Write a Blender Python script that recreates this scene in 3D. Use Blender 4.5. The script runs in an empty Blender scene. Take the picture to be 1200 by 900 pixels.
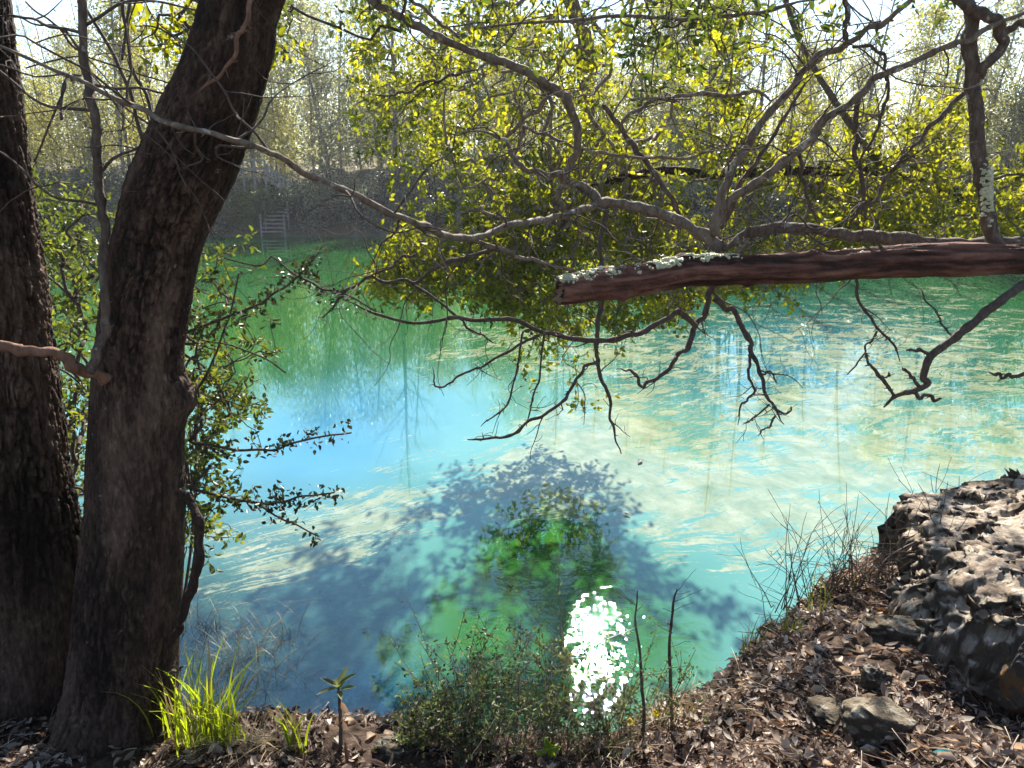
import bpy, math, random
import numpy as np
from mathutils import Vector

# ------------------------------------------------------------------ camera, world, sun, exposure
rng = np.random.default_rng(7)
random.seed(7)
S = bpy.context.scene
COL = S.collection
H = 3.8                      # eye height over the water
PITCH = math.radians(15.4)
FPX = 906.0                  # focal length in pixels of a 1200 px wide frame
CT, ST = math.cos(PITCH), math.sin(PITCH)

def ray(px, py):
    cx, cy = (px - 600) / FPX, (450 - py) / FPX
    return np.array([cx, CT + cy * ST, -ST + cy * CT])

def PY(px, py, Y):
    d = ray(px, py); t = Y / d[1]
    return np.array([d[0] * t, Y, H + d[2] * t]), t

def toward(px, py, z=0.0):
    d = ray(px, py); t = (z - H) / d[2]
    return np.array([d[0] * t, d[1] * t, z])

cam = bpy.data.cameras.new('camera'); cam.sensor_width = 36; cam.lens = 36 * FPX / 1200
cam.clip_start = 0.05; cam.clip_end = 3000
cam_o = bpy.data.objects.new('camera', cam); COL.objects.link(cam_o)
cam_o.location = (0, 0, H); cam_o.rotation_euler = (math.pi / 2 - PITCH, 0, 0)
S.camera = cam_o

HAZE = 0.0006                  # density of the air
SD = ray(695, 780); SD[2] = -SD[2]; SD /= np.linalg.norm(SD)      # towards the sun: ahead, mirrored by its glint on the water
SUN_EL = math.asin(SD[2]); SUN_AZ = math.atan2(SD[0], SD[1])      # azimuth clockwise from +Y
w = bpy.data.worlds.new('World'); S.world = w; w.use_nodes = True
nt = w.node_tree
bg = nt.nodes['Background']
sky = nt.nodes.new('ShaderNodeTexSky'); sky.sky_type = 'NISHITA'; sky.sun_disc = False
sky.sun_elevation = SUN_EL; sky.sun_rotation = SUN_AZ
sky.air_density = 1.0; sky.dust_density = 0.0; sky.ozone_density = 1.6
nt.links.new(sky.outputs[0], bg.inputs[0]); bg.inputs[1].default_value = 0.07
sl = bpy.data.lights.new('sun', 'SUN'); sl.energy = 5.0; sl.angle = math.radians(0.55); sl.color = (1, 0.94, 0.85)
so = bpy.data.objects.new('sun', sl); COL.objects.link(so)
so.rotation_euler = Vector((-SD[0], -SD[1], -SD[2])).to_track_quat('-Z', 'Y').to_euler()
S.view_settings.view_transform = 'Standard'; S.view_settings.look = 'None'
S.view_settings.exposure = 1.6; S.view_settings.gamma = 1
S.render.engine = 'CYCLES'
S.cycles.use_denoising = True
S.cycles.max_bounces = 8; S.cycles.transparent_max_bounces = 12
S.cycles.sample_clamp_indirect = 6
S.cycles.caustics_reflective = False; S.cycles.caustics_refractive = False

# ------------------------------------------------------------------ numpy noise
def _hash(ix, iy, iz, seed):
    n = (ix.astype(np.int64) * 73856093) ^ (iy.astype(np.int64) * 19349663) ^ (iz.astype(np.int64) * 83492791) ^ (seed * 2654435761)
    n &= 0xffffffff
    n = ((n ^ (n >> 16)) * 0x45d9f3b) & 0xffffffff
    n = ((n ^ (n >> 16)) * 0x45d9f3b) & 0xffffffff
    return ((n ^ (n >> 16)) & 0xffffff) / float(0xffffff)

def noise(x, y, z=None, seed=0):
    x = np.asarray(x, float); y = np.asarray(y, float)
    z = np.zeros_like(x) if z is None else np.asarray(z, float)
    ix, iy, iz = np.floor(x), np.floor(y), np.floor(z)
    fx, fy, fz = x - ix, y - iy, z - iz
    ux, uy, uz = (f * f * f * (f * (f * 6 - 15) + 10) for f in (fx, fy, fz))
    ix, iy, iz = ix.astype(np.int64), iy.astype(np.int64), iz.astype(np.int64)
    r = 0
    for a in (0, 1):
        wx = ux if a else 1 - ux
        for b in (0, 1):
            wy = uy if b else 1 - uy
            for c in (0, 1):
                wz = uz if c else 1 - uz
                r = r + wx * wy * wz * _hash(ix + a, iy + b, iz + c, seed)
    return r * 2 - 1

def fbm(x, y, z=None, o=4, seed=0, gain=0.5):
    a, f, r = 1.0, 1.0, 0
    z = np.zeros_like(np.asarray(x, float)) if z is None else z
    for i in range(o):
        r = r + a * noise(np.asarray(x) * f, np.asarray(y) * f, np.asarray(z) * f, seed + i)
        a *= gain; f *= 2.03
    return r

def sstep(a, b, x):
    t = np.clip((np.asarray(x, float) - a) / (b - a), 0, 1)
    return t * t * (3 - 2 * t)

# ------------------------------------------------------------------ mesh building
class MB:
    def __init__(self):
        self.V, self.T, self.Q, self.F3, self.mq, self.m3, self.n = [], [], [], [], [], [], 0
    def add(self, v, quads=None, tris=None, tone=0.5, mat=0):
        v = np.asarray(v, float).reshape(-1, 3)
        self.V.append(v)
        self.T.append(np.broadcast_to(np.asarray(tone, float), (len(v),)))
        if quads is not None and len(quads):
            q = np.asarray(quads, np.int64) + self.n; self.Q.append(q); self.mq.append(np.full(len(q), mat))
        if tris is not None and len(tris):
            q = np.asarray(tris, np.int64) + self.n; self.F3.append(q); self.m3.append(np.full(len(q), mat))
        self.n += len(v)
    def mesh(self, name, mats, origin=(0, 0, 0), smooth=True):
        me = bpy.data.meshes.new(name)
        v = np.concatenate(self.V) - np.asarray(origin, float)
        q = np.concatenate(self.Q) if self.Q else np.zeros((0, 4), np.int64)
        t = np.concatenate(self.F3) if self.F3 else np.zeros((0, 3), np.int64)
        me.vertices.add(len(v)); me.vertices.foreach_set('co', v.astype(np.float32).ravel())
        loops = np.concatenate([q.ravel(), t.ravel()]).astype(np.int32)
        me.loops.add(len(loops)); me.loops.foreach_set('vertex_index', loops)
        npoly = len(q) + len(t)
        me.polygons.add(npoly)
        st = np.concatenate([np.arange(len(q)) * 4, len(q) * 4 + np.arange(len(t)) * 3]).astype(np.int32)
        me.polygons.foreach_set('loop_start', st)
        mi = np.concatenate([np.concatenate(self.mq) if self.mq else np.zeros(0), np.concatenate(self.m3) if self.m3 else np.zeros(0)]).astype(np.int32)
        me.polygons.foreach_set('material_index', mi)
        me.polygons.foreach_set('use_smooth', np.full(npoly, smooth))
        at = me.attributes.new('tone', 'FLOAT', 'POINT'); at.data.foreach_set('value', np.concatenate(self.T).astype(np.float32))
        for m in (mats if isinstance(mats, (list, tuple)) else [mats]): me.materials.append(m)
        me.update(calc_edges=True); me.validate()
        return me
    def build(self, name, mats, parent=None, origin=None, smooth=True, kind=None):
        o0 = origin if origin is not None else (tuple(parent.location) if parent is not None and parent.parent is None else (0, 0, 0))
        if origin is None and parent is not None and parent.parent is not None: o0 = tuple(np.array(parent.parent.location) + np.array(parent.location))
        o = bpy.data.objects.new(name, self.mesh(name, mats, o0, smooth)); COL.objects.link(o)
        if parent is not None: o.parent = parent
        else: o.location = o0
        if kind: o['kind'] = kind
        return o

def tag(o, label=None, cat=None, group=None, kind=None):
    for k, v in (('label', label), ('category', cat), ('group', group), ('kind', kind)):
        if v: o[k] = v
    return o

def thing(name, label, cat, loc, group=None, rz=0):
    o = bpy.data.objects.new(name, None); COL.objects.link(o); o.location = [float(c) for c in loc]; o.rotation_euler = (0, 0, rz)
    return tag(o, label, cat, group)

def copy_tree(o, loc=None, rz=0, sc=1, label=None, group=None):
    c = o.copy(); COL.objects.link(c)
    if loc is not None: c.location = loc; c.rotation_euler = (0, 0, rz); c.scale = (sc, sc, sc) if np.isscalar(sc) else sc
    if label: c['label'] = label
    if group: c['group'] = group
    for ch in o.children:
        k = ch.copy(); COL.objects.link(k); k.parent = c
        for g in ch.children:
            e = g.copy(); COL.objects.link(e); e.parent = k
    return c

def unit(v):
    v = np.asarray(v, float); return v / np.maximum(np.linalg.norm(v, axis=-1, keepdims=True), 1e-9)

def catmull(P, n):
    P = np.asarray(P, float)
    if len(P) == 2: P = np.array([P[0], (P[0] + P[1]) / 2, P[1]])
    Q = np.vstack([2 * P[0] - P[1], P, 2 * P[-1] - P[-2]])
    out = []
    m = len(P) - 1
    t = np.linspace(0, m - 1e-6, n)
    i = t.astype(int); f = (t - i)[:, None]
    p0, p1, p2, p3 = Q[i], Q[i + 1], Q[i + 2], Q[i + 3]
    return 0.5 * (2 * p1 + (p2 - p0) * f + (2 * p0 - 5 * p1 + 4 * p2 - p3) * f * f + (3 * p1 - p0 - 3 * p2 + p3) * f ** 3)

def frames(P):
    T = np.gradient(P, axis=0); T = unit(T)
    m = np.abs(T.mean(0)); ref = np.eye(3)[int(np.argmin(m))]
    A = unit(np.cross(T, ref)); B = np.cross(T, A)
    return T, A, B

def tube(mb, P, R, seg=8, tone=0.5, mat=0, rough=0.0, seed=0, cap=True):
    """a tapering tube along points P with radii R"""
    P = np.asarray(P, float); R = np.broadcast_to(np.asarray(R, float), (len(P),))
    T, A, B = frames(P)
    th = np.arange(seg) * 2 * np.pi / seg
    rr = R[:, None] * np.ones(seg)[None]
    if rough:
        c, s = np.cos(th), np.sin(th)
        L = np.concatenate([[0], np.cumsum(np.linalg.norm(np.diff(P, axis=0), axis=1))])
        u = L[:, None] / max(R.mean(), 1e-4)
        rr = rr * (1 + rough * fbm(c[None] * 1.3 + 7 * seed, s[None] * 1.3 + 0 * u, u * 0.35, 3, seed))
    v = P[:, None] + rr[..., None] * (np.cos(th)[None, :, None] * A[:, None] + np.sin(th)[None, :, None] * B[:, None])
    n = len(P)
    i = np.arange(n - 1)[:, None] * seg; j = np.arange(seg)[None]; k = (np.arange(seg) + 1)[None] % seg
    q = np.stack([i + j, i + k, i + seg + k, i + seg + j], -1).reshape(-1, 4)
    vv = v.reshape(-1, 3); tris = None
    if cap:
        vv = np.vstack([vv, P[0], P[-1]])
        j = np.arange(seg); k = (j + 1) % seg
        tris = np.vstack([np.stack([np.full(seg, n * seg), k, j], -1), np.stack([np.full(seg, n * seg + 1), (n - 1) * seg + j, (n - 1) * seg + k], -1)])
    tn = tone if np.isscalar(tone) else np.concatenate([np.repeat(tone, seg), [tone[0], tone[-1]]] if cap else [np.repeat(tone, seg)])
    mb.add(vv, q, tris, tn, mat)

def leaves(mb, P, D, N, L, W, tone, mat=0, fold=0.25, simple=False):
    """leaf blades: base P, axis D, normal N, length L, width W"""
    P = np.asarray(P, float); n = len(P)
    D = unit(D); Sd = unit(np.cross(D, N)); N = np.cross(Sd, D)
    L = np.broadcast_to(L, (n,))[:, None]; W = np.broadcast_to(W, (n,))[:, None]
    if simple:
        v = np.stack([P, P + D * L * .45 + Sd * W * .5, P + D * L, P + D * L * .45 - Sd * W * .5], 1)
        i = np.arange(n)[:, None] * 4
        mb.add(v.reshape(-1, 3), i + np.arange(4)[None], None, np.repeat(np.broadcast_to(tone, (n,)), 4), mat)
        return
    up = N * W * fold
    v = np.stack([P, P + D * L * .3 + Sd * W * .45 + up, P + D * L * .68 + Sd * W * .38 + up * .8 - N * L * .03, P + D * L - N * L * .1,
                  P + D * L * .68 - Sd * W * .38 + up * .8 - N * L * .03, P + D * L * .3 - Sd * W * .45 + up], 1)
    i = np.arange(n)[:, None] * 6
    q = np.concatenate([i + np.array([[0, 1, 2, 3]]), i + np.array([[0, 3, 4, 5]])])
    mb.add(v.reshape(-1, 3), q, None, np.repeat(np.broadcast_to(tone, (n,)), 6), mat)

def rdir(n, up=0.0):
    d = rng.normal(size=(n, 3)); d[:, 2] += up
    return unit(d)

def traced(pts, wid, Ys, n=None, wob=0.0):
    """polyline traced as (px, py) at given distances -> world points and radii"""
    pts = np.asarray(pts, float); m = len(pts)
    wid = np.interp(np.linspace(0, 1, m), np.linspace(0, 1, len(wid)), wid)
    Ys = np.interp(np.linspace(0, 1, m), np.linspace(0, 1, len(Ys)), Ys)
    P, R = [], []
    for (x, y), ww, Y in zip(pts, wid, Ys):
        p, t = PY(x, y, Y); P.append(p); R.append(ww / 2 * t / FPX)
    P = np.array(P); n = n or m * 6
    C = catmull(P, n); r = np.interp(np.linspace(0, 1, n), np.linspace(0, 1, m), R)
    if wob:
        s = rng.uniform(0, 90); tt = np.linspace(0, n / 5, n)
        C = C + wob * np.stack([noise(tt + s, tt * 0 + k, None, 3 + k) for k in range(3)], 1) * np.sin(np.linspace(0, np.pi, n))[:, None] ** .5
    return C, r

# ------------------------------------------------------------------ materials
def mat(name):
    m = bpy.data.materials.new(name); m.use_nodes = True
    m.node_tree.nodes.clear()
    return m, m.node_tree.nodes, m.node_tree.links

def N(nodes, typ, **kw):
    n = nodes.new('ShaderNode' + typ)
    for k, v in kw.items():
        if k == 'ins':
            for a, b in v.items(): n.inputs[a].default_value = b
        else: setattr(n, k, v)
    return n

def ramp(nodes, links, src, stops, interp='LINEAR'):
    r = nodes.new('ShaderNodeValToRGB'); r.color_ramp.interpolation = interp
    e = r.color_ramp.elements
    while len(e) > 1: e.remove(e[-1])
    e[0].position = stops[0][0]; e[0].color = (*stops[0][1], 1)
    for p, c in stops[1:]:
        x = e.new(p); x.color = (*c, 1)
    links.new(src, r.inputs[0]); return r

def leaf_mat(name, stops, trans=0.5, tcol=(1.3, 1.35, 0.6), rough=0.45, gloss=0.3):
    m, n, l = mat(name)
    a = N(n, 'Attribute', attribute_name='tone')
    r = ramp(n, l, a.outputs['Fac'], stops)
    pr = N(n, 'BsdfPrincipled', ins={'Roughness': rough, 'Specular IOR Level': gloss})
    l.new(r.outputs[0], pr.inputs['Base Color'])
    tr = N(n, 'BsdfTranslucent')
    mx = N(n, 'Mix', data_type='RGBA', blend_type='MULTIPLY'); mx.inputs[0].default_value = 1
    l.new(r.outputs[0], mx.inputs[6]); mx.inputs[7].default_value = (*tcol, 1)
    l.new(mx.outputs[2], tr.inputs[0])
    sh = N(n, 'MixShader'); sh.inputs[0].default_value = trans
    l.new(pr.outputs[0], sh.inputs[1]); l.new(tr.outputs[0], sh.inputs[2])
    o = N(n, 'OutputMaterial'); l.new(sh.outputs[0], o.inputs[0])
    return m

def bark_mat(name, stops, scale=(30, 30, 8), bump=0.4, speck=None, speck_amt=0.0, rough=0.9, bscale=60):
    m, n, l = mat(name)
    tc = N(n, 'TexCoord'); mp = N(n, 'Mapping'); mp.inputs['Scale'].default_value = scale
    l.new(tc.outputs['Object'], mp.inputs[0])
    nz = N(n, 'TexNoise', ins={'Scale': 1.0, 'Detail': 6, 'Roughness': 0.65}); l.new(mp.outputs[0], nz.inputs['Vector'])
    a = N(n, 'Attribute', attribute_name='tone')
    ad = N(n, 'Math', operation='ADD'); l.new(nz.outputs[0], ad.inputs[0])
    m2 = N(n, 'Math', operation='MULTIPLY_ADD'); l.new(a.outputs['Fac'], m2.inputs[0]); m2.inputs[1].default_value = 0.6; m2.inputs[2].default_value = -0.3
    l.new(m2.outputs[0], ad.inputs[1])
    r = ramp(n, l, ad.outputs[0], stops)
    col = r.outputs[0]
    if speck:
        n2 = N(n, 'TexNoise', ins={'Scale': 14.0, 'Detail': 5, 'Roughness': 0.7}); l.new(tc.outputs['Object'], n2.inputs['Vector'])
        r2 = ramp(n, l, n2.outputs[0], [(0.60 - speck_amt, (0, 0, 0)), (0.66 - speck_amt, (1, 1, 1))])
        mx = N(n, 'Mix', data_type='RGBA'); l.new(r2.outputs[0], mx.inputs[0]); l.new(col, mx.inputs[6]); mx.inputs[7].default_value = (*speck, 1)
        col = mx.outputs[2]
    pr = N(n, 'BsdfPrincipled', ins={'Roughness': rough, 'Specular IOR Level': 0.25}); l.new(col, pr.inputs['Base Color'])
    nb = N(n, 'TexNoise', ins={'Scale': bscale, 'Detail': 4}); l.new(tc.outputs['Object'], nb.inputs['Vector'])
    b = N(n, 'Bump', ins={'Strength': bump, 'Distance': 0.01}); l.new(nb.outputs[0], b.inputs['Height']); l.new(b.outputs[0], pr.inputs['Normal'])
    o = N(n, 'OutputMaterial'); l.new(pr.outputs[0], o.inputs[0])
    return m

M = {}
M['bark_dark'] = bark_mat('bark_dark', [(0.3, (.014, .008, .005)), (0.55, (.045, .026, .017)), (0.8, (.11, .068, .046)), (1, (.20, .14, .10))], (60, 60, 16), 1.0, (.24, .19, .15), -0.07)
M['bark_mid'] = bark_mat('bark_mid', [(0.3, (.05, .033, .024)), (0.55, (.13, .092, .067)), (0.8, (.27, .215, .165))], (40, 40, 14), 0.5, (.36, .34, .27), 0.0)
M['bark_pale'] = bark_mat('bark_pale', [(0.3, (.085, .06, .042)), (0.6, (.24, .185, .135)), (0.85, (.42, .35, .27))], (40, 40, 14), 0.5, (.46, .42, .33), 0.02)
M['twig'] = bark_mat('twig', [(0.3, (.05, .035, .028)), (0.7, (.15, .11, .085))], (60, 60, 30), 0.3)
M['log'] = bark_mat('log', [(0.3, (.035, .016, .011)), (0.55, (.12, .05, .032)), (0.85, (.26, .12, .08))], (9, 45, 45), 0.8)
M['vine'] = bark_mat('vine', [(0.3, (.14, .07, .045)), (0.7, (.3, .17, .11))], (50, 50, 20), 0.4)
M['far_bark'] = bark_mat('far_bark', [(0.3, (.10, .09, .075)), (0.7, (.27, .24, .20))], (3, 3, 1.5), 0.3, bscale=10)
M['far_bark_dark'] = bark_mat('far_bark_dark', [(0.3, (.05, .045, .04)), (0.7, (.15, .13, .11))], (3, 3, 1.5), 0.3, bscale=10)
M['wood'] = bark_mat('weathered_wood', [(0.3, (.15, .14, .13)), (0.7, (.32, .30, .28))], (3, 3, 12), 0.3)
M['leaf_sun'] = leaf_mat('leaf_evergreen', [(0, (.05, .065, .012)), (.45, (.12, .13, .018)), (1, (.34, .32, .03))], 0.62, (1.9, 1.85, 0.45))
M['leaf_tall'] = leaf_mat('leaf_oak', [(0, (.016, .06, .010)), (1, (.04, .13, .02))], 0.4, (1, 1.3, .5))
M['leaf_shrub'] = leaf_mat('leaf_shrub', [(0, (.03, .05, .018)), (.6, (.10, .13, .03)), (1, (.24, .24, .05))], 0.42, (1.6, 1.6, .6))
M['leaf_spray'] = leaf_mat('leaf_spray', [(0, (.02, .028, .014)), (1, (.08, .085, .04))], 0.25)
M['leaf_low'] = leaf_mat('leaf_low', [(0, (.035, .05, .02)), (1, (.20, .22, .10))], 0.42, (1.3, 1.4, .7))
M['grass'] = leaf_mat('grass_blade', [(0, (.12, .16, .02)), (1, (.30, .34, .035))], 0.55, (1.7, 1.8, .45))
M['grass_dark'] = leaf_mat('grass_dark', [(0, (.06, .08, .025)), (1, (.22, .24, .06))], 0.4, (1.4, 1.5, .5))
M['straw'] = leaf_mat('straw', [(0, (.20, .14, .07)), (1, (.5, .40, .22))], 0.3, (1, .95, .8))
M['lime'] = leaf_mat('lime_leaf', [(0, (.18, .30, .02)), (1, (.3, .42, .03))], 0.5, (1.5, 1.6, .4))
M['yellow'] = leaf_mat('yellow_petal', [(0, (.6, .42, .01)), (1, (.75, .6, .02))], 0.4, (1.2, 1.2, .4))
M['far_leaf_yellow'] = leaf_mat('far_leaf_yellow', [(0, (.13, .13, .03)), (1, (.38, .36, .09))], 0.55, (1.6, 1.55, .7))
M['far_leaf_pale'] = leaf_mat('far_leaf_pale', [(0, (.13, .14, .08)), (1, (.38, .37, .22))], 0.5, (1.5, 1.5, 1))
M['far_leaf_green'] = leaf_mat('far_leaf_green', [(0, (.04, .06, .025)), (1, (.13, .16, .05))], 0.4)
M['far_shrub'] = leaf_mat('far_shrub', [(0, (.012, .02, .016)), (.5, (.05, .065, .045)), (.7, (.22, .24, .17)), (1, (.5, .5, .40))], 0.45, (1.3, 1.3, 1), .35, .7)
M['litter'] = leaf_mat('dead_leaf', [(0, (.04, .022, .015)), (.35, (.18, .115, .08)), (.65, (.42, .32, .24)), (1, (.74, .65, .54))], 0.35, (1, .8, .6), 0.6, 0.3)

def ground_mat():
    m, n, l = mat('bank_soil')
    g = N(n, 'NewGeometry'); sx = N(n, 'SeparateXYZ'); l.new(g.outputs['Position'], sx.inputs[0])
    n1 = N(n, 'TexNoise', ins={'Scale': 22, 'Detail': 8, 'Roughness': 0.7}); l.new(g.outputs['Position'], n1.inputs['Vector'])
    soil = ramp(n, l, n1.outputs[0], [(.35, (.03, .02, .014)), (.55, (.085, .055, .038)), (.75, (.20, .15, .11))])
    n2 = N(n, 'TexNoise', ins={'Scale': 2.2, 'Detail': 8, 'Roughness': 0.65}); l.new(g.outputs['Position'], n2.inputs['Vector'])
    bed = ramp(n, l, n2.outputs[0], [(.32, (.10, .12, .02)), (.48, (.40, .36, .07)), (.66, (.68, .62, .34))])
    n3 = N(n, 'TexNoise', ins={'Scale': 0.9, 'Detail': 8, 'Roughness': 0.7}); l.new(g.outputs['Position'], n3.inputs['Vector'])
    far = ramp(n, l, n3.outputs[0], [(.3, (.05, .045, .03)), (.5, (.13, .11, .075)), (.7, (.26, .22, .16))])
    f1 = N(n, 'MapRange', ins={'From Min': 9, 'From Max': 14}); l.new(sx.outputs[1], f1.inputs[0])
    mx = N(n, 'Mix', data_type='RGBA'); l.new(f1.outputs[0], mx.inputs[0]); l.new(soil.outputs[0], mx.inputs[6]); l.new(far.outputs[0], mx.inputs[7])
    f2 = N(n, 'MapRange', ins={'From Min': 0.02, 'From Max': -0.1}); l.new(sx.outputs[2], f2.inputs[0])
    mx2 = N(n, 'Mix', data_type='RGBA'); l.new(f2.outputs[0], mx2.inputs[0]); l.new(mx.outputs[2], mx2.inputs[6]); l.new(bed.outputs[0], mx2.inputs[7])
    pr = N(n, 'BsdfPrincipled', ins={'Roughness': .95, 'Specular IOR Level': .15}); l.new(mx2.outputs[2], pr.inputs['Base Color'])
    b = N(n, 'Bump', ins={'Strength': .8, 'Distance': .02}); l.new(n1.outputs[0], b.inputs['Height']); l.new(b.outputs[0], pr.inputs['Normal'])
    o = N(n, 'OutputMaterial'); l.new(pr.outputs[0], o.inputs[0]); return m
M['ground'] = ground_mat()

def rock_mat(name, dark, mid, pale, lichen=(.55, .53, .46), orange=None):
    m, n, l = mat(name)
    g = N(n, 'TexCoord')
    n1 = N(n, 'TexNoise', ins={'Scale': 5, 'Detail': 10, 'Roughness': .68}); l.new(g.outputs['Object'], n1.inputs['Vector'])
    r = ramp(n, l, n1.outputs[0], [(.34, dark), (.5, mid), (.66, pale)])
    n2 = N(n, 'TexNoise', ins={'Scale': 17, 'Detail': 8, 'Roughness': .7}); l.new(g.outputs['Object'], n2.inputs['Vector'])
    r2 = ramp(n, l, n2.outputs[0], [(.54, (0, 0, 0)), (.62, (.8, .8, .8))])
    mx = N(n, 'Mix', data_type='RGBA'); l.new(r2.outputs[0], mx.inputs[0]); l.new(r.outputs[0], mx.inputs[6]); mx.inputs[7].default_value = (*lichen, 1)
    col = mx.outputs[2]
    if orange:
        n4 = N(n, 'TexNoise', ins={'Scale': 9, 'Detail': 4, 'Roughness': .6}); l.new(g.outputs['Object'], n4.inputs['Vector'])
        r4 = ramp(n, l, n4.outputs[0], [(.53, (0, 0, 0)), (.60, (1, 1, 1))])
        mx3 = N(n, 'Mix', data_type='RGBA'); l.new(r4.outputs[0], mx3.inputs[0]); l.new(col, mx3.inputs[6]); mx3.inputs[7].default_value = (*orange, 1); col = mx3.outputs[2]
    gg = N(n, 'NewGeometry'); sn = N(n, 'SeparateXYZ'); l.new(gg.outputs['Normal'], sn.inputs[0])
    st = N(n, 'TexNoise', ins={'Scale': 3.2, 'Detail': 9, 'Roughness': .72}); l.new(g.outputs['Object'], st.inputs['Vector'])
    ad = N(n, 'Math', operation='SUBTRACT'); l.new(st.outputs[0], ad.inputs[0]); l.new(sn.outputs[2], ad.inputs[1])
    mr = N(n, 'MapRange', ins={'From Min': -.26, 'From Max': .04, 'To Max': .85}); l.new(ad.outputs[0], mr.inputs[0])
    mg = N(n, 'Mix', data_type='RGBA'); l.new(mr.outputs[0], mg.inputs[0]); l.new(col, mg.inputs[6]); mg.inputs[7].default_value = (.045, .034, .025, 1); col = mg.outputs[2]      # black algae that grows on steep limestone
    pr = N(n, 'BsdfPrincipled', ins={'Roughness': .95, 'Specular IOR Level': .2}); l.new(col, pr.inputs['Base Color'])
    n3 = N(n, 'TexNoise', ins={'Scale': 55, 'Detail': 6, 'Roughness': .7}); l.new(g.outputs['Object'], n3.inputs['Vector'])
    b = N(n, 'Bump', ins={'Strength': .9, 'Distance': .012}); l.new(n3.outputs[0], b.inputs['Height']); l.new(b.outputs[0], pr.inputs['Normal'])
    o = N(n, 'OutputMaterial'); l.new(pr.outputs[0], o.inputs[0]); return m
M['rock'] = rock_mat('limestone', (.10, .07, .05), (.32, .25, .18), (.52, .45, .36), (.56, .51, .44))
M['rock_small'] = rock_mat('limestone_small', (.08, .06, .04), (.20, .16, .11), (.40, .35, .26), (.46, .43, .35))
M['rock_orange'] = rock_mat('limestone_orange', (.04, .035, .03), (.12, .11, .10), (.28, .27, .25), (.34, .34, .32), (.50, .24, .05))

def plain(name, c, rough=.8):
    m, n, l = mat(name)
    tc = N(n, 'TexCoord'); nz = N(n, 'TexNoise', ins={'Scale': 40, 'Detail': 5}); l.new(tc.outputs['Object'], nz.inputs['Vector'])
    r = ramp(n, l, nz.outputs[0], [(.3, tuple(x * .7 for x in c)), (.7, tuple(min(1, x * 1.2) for x in c))])
    pr = N(n, 'BsdfPrincipled', ins={'Roughness': rough}); l.new(r.outputs[0], pr.inputs['Base Color'])
    o = N(n, 'OutputMaterial'); l.new(pr.outputs[0], o.inputs[0]); return m
M['lichen'] = plain('lichen', (.62, .60, .38))
M['hollow'] = plain('hollow_wood', (.02, .015, .012))  # near-black inside of the log's hollow end
M['endwood'] = plain('end_wood', (.30, .17, .10))
M['scrap'] = plain('teal_scrap', (.02, .32, .30))

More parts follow.
